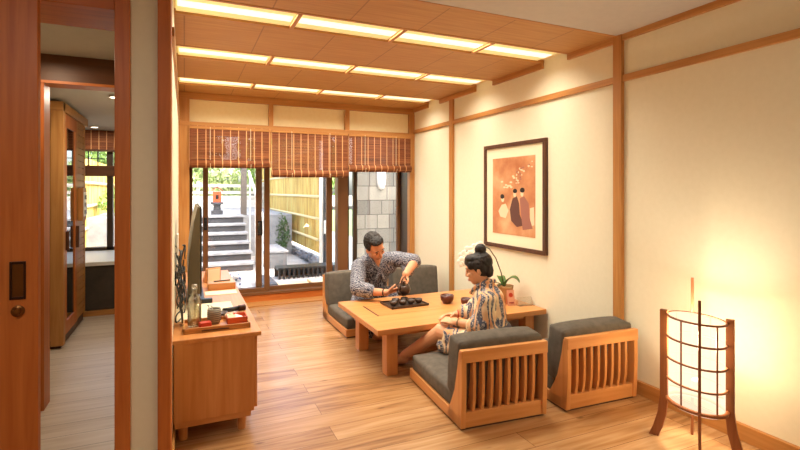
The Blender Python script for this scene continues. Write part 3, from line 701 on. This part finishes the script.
tt.links.new(em.outputs[0], mx.inputs[1]); tt.links.new(tr.outputs[0], mx.inputs[2]); tt.links.new(mx.outputs[0], o_.inputs[0])
sh.add(vs, fs).build('lamp_shade', sm, t, smooth=True)
for z in (.22, .328, .436, .544, .652):
    MB().tube([tuple(E_(2*PI*k/40, 1.0)+V((0, 0, z))) for k in range(40)],   .006 if z > .25 else .011, 6, closed=True).build('hoop', M['lamp_x'], t, smooth=True)
for a in [PI/2-.62, PI/2+.62, -PI/2-.62, -PI/2+.62]:
    p = E_(a, 1.0); MB().tube([(p.x, p.y, .215), (p.x, p.y, .655)], .0045, 6).build('strip', M['lamp_z'], t)
def lamp_post(d, base, top, flare, wd=.024, hw=.011):
    """post profile in (radial, z), swept sideways"""
    d = V(d).normalized(); s_ = d.cross(V((0, 0, 1)))
    prof = [(base+flare, 0), (base+flare*.55, .05), (base+flare*.15, .12), (base, .19), (base, top), (base+wd, top), (base+wd, .22), (base+wd+flare*.25, .13), (base+wd+flare*.75, .05), (base+wd+flare*1.2, 0)]
    n = len(prof); vs = [d*r+s_*hw+V((0, 0, z)) for r, z in prof]+[d*r-s_*hw+V((0, 0, z)) for r, z in prof]
    MB().add(vs, [tuple(range(n)), tuple(range(2*n-1, n-1, -1))]+[(i, i+n, (i+1) % n+n, (i+1) % n) for i in range(n)]).build('leg', M['lamp_z'], t, .002)
lamp_post(-ax, .128, .675, .045, .036); lamp_post(ax, .128, .675, .045, .036)
lamp_post(nn, .122, .77, .012, .010, .0065); lamp_post(-nn, .122, .84, .012, .010, .0065)
ll = light('floor_lamp_bulb', 'POINT', A+V((0, 0, .54)), 24, (1, .84, .62), .06); 
MB().lathe([(.0, .30), (.02, .30), (.02, .34), (.012, .35)], 16).build('bulb_socket', M['white'], t)
MB().tube([tuple(ax*-.12+V((0, 0, .285))), tuple(ax*.12+V((0, 0, .285)))], .006, 8).build('cross_bar', M['lamp_x'], t)

# ================================================================ PEOPLE
def frame(f, u):
    f = V(f).normalized(); s_ = f.cross(V(u)).normalized(); u = s_.cross(f).normalized()   # s_ = the person's right
    return f, s_, u
def head(mb, c, f, u, sc_=1.0, parent=None, female=False, skin=None):
    f, s_, u = frame(f, u); c = V(c); R = Matrix((s_, f, u)).transposed()
    P = lambda a, b, d: c + (s_*a + f*b + u*d)*sc_
    def el(a, b, d, r): mb.ell(P(a, b, d), [x*sc_ for x in r], R, 20, 14)
    el(0, -.012, .028, (.074, .092, .086)); el(0, .022, -.035, (.060, .066, .072)); el(0, .050, -.088, (.028, .026, .024))
    el(0, .055, .018, (.054, .035, .045)); el(0, .010, -.060, (.054, .055, .045))
    for k in (-1, 1):
        el(k*.076, -.005, -.012, (.008, .017, .030)); el(k*.034, .066, -.028, (.022, .020, .020)); el(k*.030, .078, .022, (.022, .010, .008))
        el(k*.011, .092, -.036, (.009, .010, .007))
    mb.caps(P(0, .086, .012), .008*sc_, P(0, (.100 if female else .104), -.032), (.009 if female else .011)*sc_, 10)
    el(0, .082, -.066, (.024, .012, .014))
    kids = []
    def kid(name, m, fn): q = MB(); fn(q); kids.append((q, name, m))
    e = lambda q, a, b, d, r: q.ell(P(a, b, d), [x*sc_ for x in r], R, 12, 8)
    kid('mouth', M['lips'], lambda q: (e(q, 0, .0905, -.062, (.021, .006, .0045)), e(q, 0, .090, -.071, (.017, .006, .005))))
    if not female: kid('teeth', M['teeth'], lambda q: e(q, 0, .093, -.0665, (.016, .005, .003)))
    for k in (-1, 1):
        kid('eye', M['eye'], lambda q: e(q, k*.031, .084, .000, (.0105, .005, .0028)))
        kid('eyebrow', M['hair'], lambda q: e(q, k*.032, .086, .024, (.018, .005, .0038)))
    return P, R, kids
def hand(mb, w_, d, n, sgn=1, curl=.6, sc_=1.0, spread=.35):
    """w_ wrist, d pointing direction, n palm normal (fingers curl towards it), sgn thumb side"""
    d = V(d).normalized(); n = V(n); n = (n-d*n.dot(d)).normalized(); s_ = d.cross(n)*sgn; w_ = V(w_)
    R = Matrix((s_, d, n)).transposed()
    mb.ell(w_+d*.045*sc_, (.038*sc_, .048*sc_, .015*sc_), R, 14, 10)
    mb.caps(w_, .021*sc_, w_+d*.035*sc_, .022*sc_)
    for k in range(4):
        off = (k-1.5)*.019*sc_; ln = [.072, .080, .075, .058][k]*sc_
        p = w_+d*.082*sc_+s_*(-off); a = 0; q = p; dd = d + s_*(-off*spread*4)
        for j, fr_ in enumerate((.45, .32, .25)):
            a += curl*(.5 if j == 0 else .8); v_ = (dd.normalized()*math.cos(a)+n*math.sin(a)).normalized(); q2 = q+v_*ln*fr_
            mb.caps(q, (.0088-.0008*j)*sc_, q2, (.0082-.0008*j)*sc_, 10); q = q2
    p = w_+d*.025*sc_+s_*.026*sc_; v_ = (d*.7+s_*.75+n*.25).normalized(); q = p+v_*.038*sc_; mb.caps(p, .0125*sc_, q, .010*sc_, 10)
    v_ = (d*.95+s_*.15+n*.45).normalized(); mb.caps(q, .010*sc_, q+v_*.032*sc_, .0085*sc_, 10)
def robe_mat(name, kind):
    m = mat(name, (1, 1, 1, 1), .85, spec=.15); B = m.node_tree.nodes['Principled BSDF'].inputs['Base Color']
    v = coords(m)
    if kind == 'man':
        w1 = N(m, 'ShaderNodeTexVoronoi'); w1.inputs['Scale'].default_value = 110; L(m, v, w1.inputs['Vector'])
        w2 = N(m, 'ShaderNodeTexWave'); w2.inputs['Scale'].default_value = 26; w2.inputs['Distortion'].default_value = 12; w2.inputs['Detail'].default_value = 2; w2.bands_direction = 'DIAGONAL'; L(m, v, w2.inputs['Vector'])
        mx = N(m, 'ShaderNodeMix'); mx.data_type = 'FLOAT'; mx.inputs[0].default_value = .45; L(m, w1.outputs['Distance'], mx.inputs[2]); L(m, w2.outputs['Fac'], mx.inputs[3])
        L(m, ramp(m, mx.outputs[0], [(.30, srgb(54, 56, 74)), (.50, srgb(98, 100, 114)), (.68, srgb(170, 168, 172))]), B)
    else:
        tc = N(m, 'ShaderNodeTexCoord'); mp = N(m, 'ShaderNodeMapping'); mp.inputs['Rotation'].default_value = (0, 0, .42); mp.inputs['Scale'].default_value = (1, 1, .32)
        L(m, tc.outputs['Object'], mp.inputs[0])
        w2 = N(m, 'ShaderNodeTexWave'); w2.bands_direction = 'X'; w2.inputs['Scale'].default_value = 7.5; w2.inputs['Distortion'].default_value = 11; w2.inputs['Detail'].default_value = 1.5; w2.inputs['Detail Scale'].default_value = 1.8
        L(m, mp.outputs[0], w2.inputs['Vector'])
        band = ramp(m, w2.outputs['Fac'], [(.50, (0, 0, 0, 1)), (.58, (1, 1, 1, 1))])
        vo = N(m, 'ShaderNodeTexVoronoi'); vo.inputs['Scale'].default_value = 95; L(m, v, vo.inputs['Vector'])
        dots = ramp(m, vo.outputs['Distance'], [(.3, srgb(200, 190, 182)), (.5, srgb(88, 92, 112))])
        n3 = N(m, 'ShaderNodeTexNoise'); n3.inputs['Scale'].default_value = 7; L(m, v, n3.inputs['Vector'])
        base = ramp(m, n3.outputs[0], [(.42, srgb(246, 226, 190)), (.58, srgb(230, 172, 124))])
        mx = N(m, 'ShaderNodeMix'); mx.data_type = 'RGBA'; L(m, band, mx.inputs[0]); L(m, base, mx.inputs[6]); L(m, dots, mx.inputs[7]); L(m, mx.outputs[2], B)
    return m
M['robe_man'] = robe_mat('blue_grey_yukata', 'man'); M['robe_woman'] = robe_mat('cream_and_blue_yukata', 'woman')

# ---- man
man = thing('person', 'dark-haired man in blue-grey patterned robe pouring tea at the table', 'person', (1.66, 4.45, .175))
def finish(kids, root, off):
    for q, name, m in kids: q.v = [tuple(V(p)-off) for p in q.v]; q.build(name, m, root, smooth=True)
def local(mb, off): mb.v = [tuple(V(p)-off) for p in mb.v]; return mb
OM = V(man.location)
b = MB()
P, R, kids = head(b, (1.56, 4.04, .80), (.26, -.78, -.50), (-.30, -.42, .86), 1.02)
b.caps((1.62, 4.19, .68), .058, (1.565, 4.09, .775), .052)
b.caps((1.455, 4.21, .60), .040, (1.37, 3.97, .43), .042); b.caps((1.37, 3.97, .43), .042, (1.575, 3.80, .435), .029)
b.caps((1.84, 4.21, .645), .045, (1.90, 3.93, .655), .042); b.caps((1.90, 3.93, .655), .043, (1.755, 3.80, .575), .031)
b.caps((1.64, 4.26, .60), .095, (1.67, 4.42, .32), .12); b.caps((1.48, 4.22, .59), .04, (1.80, 4.22, .63), .045)
hand(b, (1.575, 3.80, .435), (.90, -.15, .18), (.1, .55, .75), 1, .6)
hand(b, (1.755, 3.80, .575), (-.38, -.15, -.85), (-.75, -.35, .35), -1, .65)
# legs under the table
b.caps((1.60, 4.4, .27), .085, (1.42, 4.08, .25), .06); b.caps((1.42, 4.08, .22), .055, (1.50, 3.86, .07), .04); b.caps((1.50, 3.86, .06), .035, (1.62, 3.82, .05), .03)
b.caps((1.76, 4.4, .27), .085, (1.86, 4.08, .25), .06); b.caps((1.86, 4.08, .22), .055, (1.68, 3.95, .07), .04)
blob('body', local(b, OM), M['skin'], man, .0042, 3); finish(kids, man, OM)
r = MB()
r.caps((1.66, 4.43, .30), .155, (1.655, 4.32, .50), .145); r.caps((1.655, 4.32, .50), .145, (1.64, 4.24, .595), .12)
r.caps((1.465, 4.20, .612), .066, (1.60, 4.22, .650), .078); r.caps((1.60, 4.22, .650), .078, (1.83, 4.2, .655), .070)
r.caps((1.52, 4.24, .58), .09, (1.77, 4.24, .59), .09)
r.caps((1.46, 4.19, .605), .070, (1.38, 3.99, .46), .068); r.caps((1.38, 3.98, .45), .068, (1.45, 3.90, .440), .062); r.caps((1.40, 4.05, .46), .07, (1.46, 3.99, .41), .055)
r.caps((1.84, 4.19, .655), .076, (1.90, 3.95, .66), .070); r.caps((1.88, 4.05, .63), .062, (1.87, 3.99, .57), .055)
r.caps((1.60, 4.42, .28), .12, (1.43, 4.12, .25), .085); r.caps((1.43, 4.10, .22), .08, (1.47, 3.90, .10), .07); r.caps((1.74, 4.42, .28), .12, (1.86, 4.12, .24), .085); r.caps((1.86, 4.1, .2), .08, (1.74, 3.98, .1), .065)
rb = blob('robe', local(r, OM), M['robe_man'], man, .006, 3, (.012, .07))
# collar: overlapping V
cl = MB()
for k in (-1, 1):
    cl.tube([tuple(V(p)-OM) for p in [(1.615+k*.055, 4.25, .735), (1.612+k*.062, 4.17, .715), (1.612+k*.04, 4.105, .645), (1.63-k*.012, 4.095, .54), (1.65-k*.05, 4.13, .44)]], [.015, .017, .018, .018, .016], 8)
cl.build('collar', M['robe_man'], man, smooth=True)
nk = MB(); nk.ell(V((1.612, 4.118, .655))-OM, (.036, .03, .06)); nk.build('chest_skin', M['skin'], man, smooth=True)
h_ = MB()
for a, b_2, d, rr in [(0, -.028, .050, (.080, .090, .082)), (0, .032, .098, (.062, .052, .030)), (0, .060, .094, (.046, .022, .018)), (0, -.075, .0, (.066, .035, .06)), (-.062, -.01, .035, (.022, .045, .05)), (.062, -.01, .035, (.022, .045, .05))]:
    h_.ell(P(a, b_2, d), [x*1.02 for x in rr], R, 18, 12)
blob('hair', local(h_, OM), M['hair'], man, .004, 1, (.016, .012))
bc = MB().tube([tuple(V((1.556, 3.813, .436))-OM + V((.014*math.cos(a), .018*math.cos(a), .029*math.sin(a)))+V((.016*math.cos(a)*.3, 0, 0))) for a in [2*PI*k/16 for k in range(16)]], .006, 8, closed=True); bc.build('bracelet', M['black'], man, smooth=True)

# ---- woman
OW = V((1.84, 2.68, .18))
wo = thing('person', 'dark-haired woman with a bun in cream and blue patterned robe', 'person', OW)
b = MB(); fw = V((-.80, .60, -.05))
P, R, kids = head(b, (1.825, 2.775, .772), (-.80, .56, -.24), (-.14, .12, .98), .90, female=True)
b.caps((1.865, 2.73, .635), .046, (1.838, 2.760, .715), .043)
b.caps((1.785, 2.62, .60), .040, (1.775, 2.65, .42), .036); b.caps((1.775, 2.65, .42), .036, (1.69, 2.835, .405), .023)
b.caps((1.95, 2.83, .60), .040, (1.90, 2.96, .43), .036); b.caps((1.90, 2.96, .43), .034, (1.79, 3.03, .405), .022)
b.caps((1.86, 2.71, .55), .075, (1.85, 2.68, .30), .11)
hand(b, (1.69, 2.835, .405), (-.40, .88, .05), (.25, .25, -.9), -1, .35, .9)
hand(b, (1.79, 3.03, .405), (-.88, -.05, .05), (-.1, -.35, -.9), 1, .4, .9)
b.caps((1.80, 2.64, .28), .085, (1.645, 2.965, .315), .058); b.caps((1.645, 2.965, .315), .054, (1.50, 3.27, .075), .034); b.caps((1.505, 3.265, .05), .032, (1.42, 3.31, .03), .026); b.caps((1.42, 3.31, .03), .026, (1.38, 3.33, .024), .02)
b.caps((1.88, 2.80, .27), .085, (1.76, 3.12, .20), .058); b.caps((1.76, 3.12, .20), .054, (1.56, 3.30, .07), .034); b.caps((1.56, 3.30, .045), .030, (1.46, 3.37, .028), .024)
blob('body', local(b, OW), M['skin2'], wo, .004, 3); finish(kids, wo, OW)
r = MB()
r.caps((1.85, 2.69, .27), .145, (1.86, 2.70, .46), .118); r.caps((1.86, 2.70, .46), .118, (1.87, 2.72, .57), .105)
r.caps((1.80, 2.63, .598), .060, (1.935, 2.81, .598), .060); r.caps((1.862, 2.715, .60), .085, (1.862, 2.725, .655), .058)
# sleeves
r.caps((1.785, 2.615, .590), .058, (1.775, 2.64, .43), .075); r.caps((1.775, 2.63, .45), .072, (1.755, 2.70, .41), .066); r.ell((1.80, 2.62, .36), (.085, .10, .10))
r.caps((1.955, 2.83, .595), .068, (1.915, 2.94, .46), .07); r.caps((1.915, 2.94, .44), .068, (1.86, 3.0, .425), .055)
# skirt over the thighs
r.caps((1.80, 2.66, .27), .12, (1.69, 2.88, .30), .080); r.caps((1.70, 2.86, .25), .075, (1.655, 2.93, .23), .06); r.caps((1.88, 2.78, .25), .12, (1.74, 3.02, .215), .075); r.ell((1.76, 2.86, .235), (.12, .14, .06))
rb = blob('robe', local(r, OW), M['robe_woman'], wo, .006, 3, (.012, .06))
cl = MB()
cl.tube([tuple(V(p)-OW) for p in [(1.80, 2.83, .60), (1.795, 2.755, .655), (1.83, 2.70, .690), (1.885, 2.685, .700), (1.925, 2.73, .690), (1.905, 2.80, .65), (1.83, 2.86, .58)]], [.012, .015, .016, .016, .016, .015, .012], 8)
cl.build('collar', M['robe_woman'], wo, smooth=True)
ob = MB()
ob.tube([tuple(V((1.855, 2.695, .40))-OW+V((.128*math.cos(a), .128*math.sin(a), 0))) for a in [2*PI*k/28 for k in range(28)]], .022, 8, closed=True); ob.build('sash', mat('dark_sash', srgb(70, 62, 66), .8), wo, smooth=True)
h_ = MB(); sc2 = .90
for a, b_2, d, rr in [(0, -.030, .045, (.082, .090, .082)), (0, .030, .085, (.066, .055, .035)), (0, -.070, -.02, (.066, .040, .062)), (-.062, -.018, .025, (.024, .05, .055)), (.062, -.018, .025, (.024, .05, .055)),
                       (0, -.052, .140, (.044, .044, .042)), (0, -.045, .11, (.035, .035, .035)), (0, -.03, .0, (.0815, .06, .07)), (0, .052, .062, (.060, .040, .034)), (-.05, .035, .04, (.024, .04, .035)), (.05, .035, .04, (.024, .04, .035))]:
    h_.ell(P(a, b_2, d), [x*sc2 for x in rr], R, 18, 12)
blob('hair', local(h_, OW), M['hair'], wo, .004, 2, (.008, .02))
tw = MB().tube([tuple(P(.036*math.cos(a), -.048+.036*math.sin(a), .112+.008*math.sin(a))-OW) for a in [2*PI*k/20 for k in range(20)]], .007, 8, closed=True); tw.build('hair_tie', M['hair'], wo, smooth=True)
MB().tube([tuple(V((1.697, 2.82, .405))-OW+V((.024*math.cos(a)*.8, .012*math.cos(a), .027*math.sin(a)))) for a in [2*PI*k/16 for k in range(16)]], .006, 8, closed=True).build('wristwatch', M['gold'], wo, smooth=True)
MB().tube([tuple(V((1.812, 3.02, .408))-OW+V((.010*math.cos(a), .024*math.cos(a), .026*math.sin(a)))) for a in [2*PI*k/16 for k in range(16)]], .0055, 8, closed=True).build('bracelet', M['red'], wo, smooth=True)

# ================================================================ PATIO
ZG = -.05
stn = noisy('pale_paving', srgb(206, 202, 194), srgb(176, 172, 166), 2.2, .7, bumps=.1)
gst = noisy('grey_stone', srgb(120, 122, 124), srgb(92, 94, 98), 5, .75, bumps=.3)
gdk = noisy('dark_stone_shaded_riser', srgb(70, 74, 80), srgb(52, 56, 62), 7, .75, bumps=.3)
gtr = noisy('pale_stone_sunlit_tread', srgb(168, 170, 172), srgb(132, 136, 140), 7, .75, bumps=.2)
grass = noisy('garden_lawn', srgb(96, 122, 60), srgb(136, 156, 90), 6, .9)
sbox('ground', grass, -12, 14, 5.9, 34, -.3, ZG-.02)
sbox('patio_floor', stn, -2.6, 4.5, 5.95, 16, ZG-.1, ZG)
t = thing('garden_steps', 'dark grey stone steps climbing from the patio, seen through left glass door', 'steps', (0, 8.5, ZG))
for k in range(6):
    bx('riser', gdk, -.75, 1.07, k*.3, 1.9, k*.145, (k+1)*.145-.04, t, .003); bx('tread', gtr, -.77, 1.09, k*.3-.03, 1.9, (k+1)*.145-.04, (k+1)*.145, t, .005)  # risers darker and treads paler, with shade and overhead sun put into the colours
sbox('terrace', gtr, -6, 2.1, 10.36, 30, ZG, .80)
t = thing('lantern_pedestal', 'grey stone pedestal at the top of the garden steps', 'pedestal', (.62, 10.7, .80))
MB().box(-.11, .11, -.11, .11, 0, .10).box(-.07, .07, -.07, .07, .10, .22).box(-.12, .12, -.12, .12, .22, .27).build('pedestal_body', gdk, t, .006)
t = thing('birdhouse_lantern', 'small red-orange house-shaped lantern on the stone pedestal', 'lantern', (.62, 10.7, 1.07))
rl = mat('red_orange_paint', srgb(216, 84, 44), .5)
bx('house_body', rl, -.08, .08, -.08, .08, 0, .22, t, .003)
MB().prism([(-.12, .215), (0, .31), (.12, .215), (.12, .23), (0, .328), (-.12, .23)], 'y', -.11, .11).build('roof', mat('dark_red_roof', srgb(150, 54, 34), .6), t, .002)
MB().box(-.03, .03, -.083, -.08, .06, .15).build('opening', M['black'], t)
for x, y, l_ in [(1.13, 10.5, 'dark timber post beside the garden steps')]:
    o = bx('timber_post', mat('weathered_timber', srgb(96, 90, 84), .8), x-.055, x+.055, y-.055, y+.055, .80, 2.9); tag(o, l_, 'post')
t = thing('stair_handrail', 'thin pale metal handrail rising along the garden steps', 'handrail', (1.20, 8.3, ZG))
MB().tube([(0, 0, .9), (0, 1.9, 1.75)], .02, 10).build('rail', M['white'], t); 
for k in range(3): MB().tube([(0, .05+k*.85, .05), (0, .05+k*.85, .92+k*.38)], .014, 8).build('baluster', M['white'], t)
# planter block and trough
t = thing('stone_planter', 'square grey stone planter block at the foot of the fence', 'planter', (1.45, 8.7, ZG))
bx('planter_wall', gst, -.17, .20, -.15, .9, 0, .27, t, .01); bx('coping', gtr, -.19, .22, -.17, .92, .27, .31, t, .008)
t = thing('slotted_bench', 'low black slatted bench outside the middle glass door', 'bench', (1.75, 7.55, ZG))
bx('seat', M['black'], -.45, .55, -.1, .22, .14, .17, t, .003)
for k in range(14): bx('slat', M['black'], -.44+k*.074, -.41+k*.074, -.1, -.08, .0, .14, t, 0)
bx('back_rail', M['black'], -.45, .55, .2, .22, 0, .14, t)
be = noisy('beige_stone', srgb(214, 186, 146), srgb(196, 164, 122), 4, .8)
for i, (x0, x1, y0, y1, l_) in enumerate([(1.15, 1.62, 6.55, 7.0, 'beige paving slab outside, nearer the steps'), (1.66, 2.25, 6.6, 7.1, 'beige paving slab outside below the black bench')]):
    o = bx('paving_slab', be, x0, x1, y0, y1, ZG, ZG+.05, bevel=.008); tag(o, l_, 'slab')
# dark stepping block
o = bx('step_stone', gdk, .95, 1.14, 6.5, 7.3, ZG, .07, bevel=.01); tag(o, 'dark step stone just outside the sliding door', 'step')
o = bx('step_stone', gdk, .20, .62, 6.3, 6.7, ZG, .03, bevel=.01); tag(o, 'flat dark step stone behind the sideboard end', 'step')
pc = mat('blue_white_cloth', srgb(220, 224, 232), .9); vv = coords(pc); vo = N(pc, 'ShaderNodeTexVoronoi'); vo.inputs['Scale'].default_value = 22; L(pc, vv, vo.inputs['Vector'])
L(pc, ramp(pc, vo.outputs['Distance'], [(.3, srgb(60, 84, 128)), (.45, srgb(226, 230, 238))]), pc.node_tree.nodes['Principled BSDF'].inputs['Base Color'])
q = MB().ell((0, 0, .10), (.14, .12, .10)).ell((.03, -.03, .18), (.10, .09, .07)).ell((-.06, .02, .2), (.06, .07, .05))
o = blob('cloth_bundle', q, pc, None, .012, 2, (.03, .06)); o.location = (.60, 6.85, ZG); tag(o, 'blue and white patterned bundle on the patio behind the sideboard', 'cloth')
# bamboo fences
def bamboo_fence(x, y0, y1, z0, z1, label, side):
    t = thing('bamboo_fence', label, 'fence', (x, y0, z0), 0, 'bamboo fences')
    bm_ = mat('yellow_bamboo', srgb(222, 188, 96), .6); vv = coords(bm_, (1, 1, .15)); nz = N(bm_, 'ShaderNodeTexNoise'); nz.inputs['Scale'].default_value = 8; nz.inputs['Detail'].default_value = 3; L(bm_, vv, nz.inputs['Vector'])
    L(bm_, ramp(bm_, nz.outputs[0], [(.35, srgb(196, 150, 70)), (.55, srgb(226, 194, 104)), (.7, srgb(214, 206, 130))]), bm_.node_tree.nodes['Principled BSDF'].inputs['Base Color'])
    s_ = MB(); y = 0; rr = .022
    while y < y1-y0:
        s_.tube([(0, y, 0), (0, y, z1-z0)], rr*random.uniform(.85, 1.1), 6, cap=False); y += rr*2
    s_.build('canes', bm_, t, smooth=True)
    for z in (.24, .62, 1.02, 1.45, 1.9):
        if z < z1-z0: MB().tube([(side*.035, 0, z), (side*.035, y1-y0, z)], .028, 8).build('rail', mat('pale_bamboo', srgb(232, 214, 160), .5), t, smooth=True)
    return t
bamboo_fence(2.23, 8.5, 16, .18, 2.6, 'yellow bamboo fence receding along the right of the patio', -1)
bamboo_fence(-1.65, 7.5, 16, .0, 1.9, 'yellow bamboo fence seen through the side room window', 1)
# rubble footing
t = thing('stone_footing', 'grey rubble footing under the right bamboo fence', 'wall', (2.23, 8.5, ZG))
s_ = MB()
for k in range(60):
    y = random.uniform(0, 7.4); s_.ell((-.05+random.uniform(-.03, .03), y, random.uniform(.02, .12)), (random.uniform(.05, .09), random.uniform(.08, .15), random.uniform(.04, .08)), Matrix.Rotation(random.uniform(-.2, .2), 3, 'X'), 8, 5)
s_.box(-.03, .06, 0, 7.5, -.02, .14); s_.build('rubble', gst, t)
# pipes by the fence end
o = MB().tube([(2.21, 8.35, ZG), (2.21, 8.35, 2.6)], .035, 12).build('downpipe', M['white'], smooth=True); tag(o, 'pale vertical downpipe at the near end of the bamboo fence', 'pipe')
o = bx('fence_post', gdk, 2.26, 2.32, 8.3, 8.4, ZG, 2.6); tag(o, 'dark post beside the pale downpipe', 'post')
o = bx('meter_box', M['white'], 2.24, 2.36, 8.20, 8.302, .55, .78, bevel=.01); tag(o, 'small white box fixed to the post by the fence', 'box')
# slate clad wall
sw = mat('slate_tiles', srgb(130, 132, 130), .7); vv = coords(sw, (1, 1, 1), rot=(PI/2, 0, 0)); b1 = N(sw, 'ShaderNodeTexBrick'); b1.inputs['Scale'].default_value = 1; b1.inputs['Brick Width'].default_value = .21; b1.inputs['Row Height'].default_value = .23; b1.squash = 1.5; b1.squash_frequency = 3; b1.offset = .37
b1.inputs['Mortar Size'].default_value = .006; b1.inputs['Color1'].default_value = srgb(122, 120, 110); b1.inputs['Color2'].default_value = srgb(74, 74, 70); b1.inputs['Mortar'].default_value = srgb(44, 44, 42); b1.inputs['Bias'].default_value = -.1
L(sw, vv, b1.inputs['Vector']); nz = N(sw, 'ShaderNodeTexNoise'); nz.inputs['Scale'].default_value = 5; nz.inputs['Detail'].default_value = 5
mmx = N(sw, 'ShaderNodeMix'); mmx.data_type = 'RGBA'; mmx.blend_type = 'OVERLAY'; mmx.inputs[0].default_value = .5; L(sw, b1.outputs[0], mmx.inputs[6]); L(sw, nz.outputs[0], mmx.inputs[7]); L(sw, mmx.outputs[2], sw.node_tree.nodes['Principled BSDF'].inputs['Base Color']); bump(sw, b1.outputs['Fac'], -.4, .01)
sbox('wall_patio', sw, 2.50, 4.6, 7.3, 7.5, ZG-.1, 2.7)
sbox('wall_patio_end', sw, 4.4, 4.6, 5.9, 7.3, ZG-.1, 2.7)
t = thing('wall_sconce', 'white oval wall light on the grey slate wall', 'wall light', (2.93, 7.3, 1.48))
MB().lathe([(0, -.16), (.05, -.14), (.075, -.05), (.08, .06), (.07, .16), (0, .17)], 20).build('shade', M['white'], t, smooth=True)
bx('wall_plate', M['steel'], -.05, .05, -.01, 0, -.05, .12, t)
t = thing('wall_notice', 'small white notice plate on the grey slate wall', 'sign', (3.25, 7.295, .83)); bx('plate', M['white'], -.065, .065, -.012, .003, -.2, .2, t, .002)
MB().box(-.04, .04, -.0135, -.012, .06, .065).box(-.04, .03, -.0135, -.012, .03, .035).box(-.04, .04, -.0135, -.012, 0, .005).box(-.04, .02, -.0135, -.012, -.03, -.025).build('text_line', mat('grey_print', srgb(150, 150, 150), .7), t)
# background: low wall, rail, hedge and trees
pw = noisy('white_garden_wall', srgb(226, 224, 216), srgb(210, 208, 200), 3, .8)
sbox('garden_wall', pw, -6, 6, 15.5, 15.7, .8, 1.15)
t = thing('garden_railing', 'pale horizontal railing far behind the steps', 'railing', (-1.4, 14.0, .8))
for z in (.25, .42, .60): MB().box(0, 3.5, 0, .05, z, z+.08).build('rail', mat('pale_grey_timber', srgb(186, 182, 170), .8), t, .004)
for k in range(3): bx('post', mat('pale_grey_timber', srgb(186, 182, 170), .8), k*1.7, k*1.7+.08, .05, .12, 0, .75, t)
gl = [noisy('foliage_light', srgb(150, 178, 92), srgb(104, 138, 62), 3, .7, bumps=0), noisy('foliage_dark', srgb(84, 112, 58), srgb(58, 84, 44), 3, .7, bumps=0)]
def foliage(c, rad, n, size, seed=0):
    rnd = random.Random(seed); m = MB(); c = V(c)
    for k in range(n):
        d = V((rnd.gauss(0, 1), rnd.gauss(0, 1), rnd.gauss(0, 1))).normalized()*(rnd.random()**.4)
        p = c+V((d.x*rad[0], d.y*rad[1], d.z*rad[2])); e = Euler((rnd.uniform(0, 6), rnd.uniform(0, 6), rnd.uniform(0, 6))).to_matrix(); s_ = size*rnd.uniform(.6, 1.3)
        q = [p+e@V(v_) for v_ in [(-s_, 0, 0), (0, -s_*.45, s_*.1), (s_, 0, 0), (0, s_*.45, s_*.1)]]; m.add(q, [(0, 1, 2, 3)])
    return m
for i, (x, y, z, rx, rz_, lab, gm) in enumerate([(-2.2, 18.3, 3.0, 1.3, 1.9, 'leafy tree beyond the garden wall, farthest left', 0), (.4, 20, 3.1, 1.1, 1.5, 'leafy tree beyond the garden wall, above the red-orange lantern', 1), (2.9, 18.3, 3.4, 1.2, 1.8, 'leafy tree beyond the garden wall, above the railing', 0), (5.4, 21, 3.2, 1.2, 2.0, 'leafy tree beyond the bamboo fence', 0)]):
    t = thing('garden_tree', lab, 'tree', (x, y, .8 if x < 2 else ZG), 0, 'trees beyond the garden wall')
    foliage((0, 0, z-.8), (rx, 1.2, rz_*.8), 1700, .13, i).build('foliage', gl[gm], t)
    MB().tube([(0, 0, 0), (.05, 0, 1), (-.03, .05, 2.4)], [.12, .09, .05], 10).build('trunk', M['dark_z'], t, smooth=True)
t = thing('climbing_shrub', 'green shrub growing between the steps and bamboo fence', 'shrub', (1.88, 10.6, ZG))
foliage((0, 0, .46), (.14, .9, .42), 900, .04, 9).build('foliage', gl[1], t); MB().tube([(0, 0, 0), (0, 0, .6)], .03, 8).build('stem', M['dark_z'], t)
t = thing('garden_hedge', 'pale green hedge behind the low garden wall', 'hedge', (.3, 16.05, .8))
foliage((0, 0, .7), (1.8, .22, .75), 2600, .09, 21).build('foliage', noisy('pale_hedge', srgb(196, 208, 150), srgb(150, 172, 104), 3, .7, bumps=0), t)
t = thing('climbing_shrub', 'low green shrub at the left of garden steps top', 'shrub', (-.9, 11.3, .8)); foliage((0, 0, .3), (.7, .6, .35), 900, .06, 11).build('foliage', gl[0], t); MB().tube([(0, 0, 0), (0, 0, .3)], .03, 8).build('stem', M['dark_z'], t)
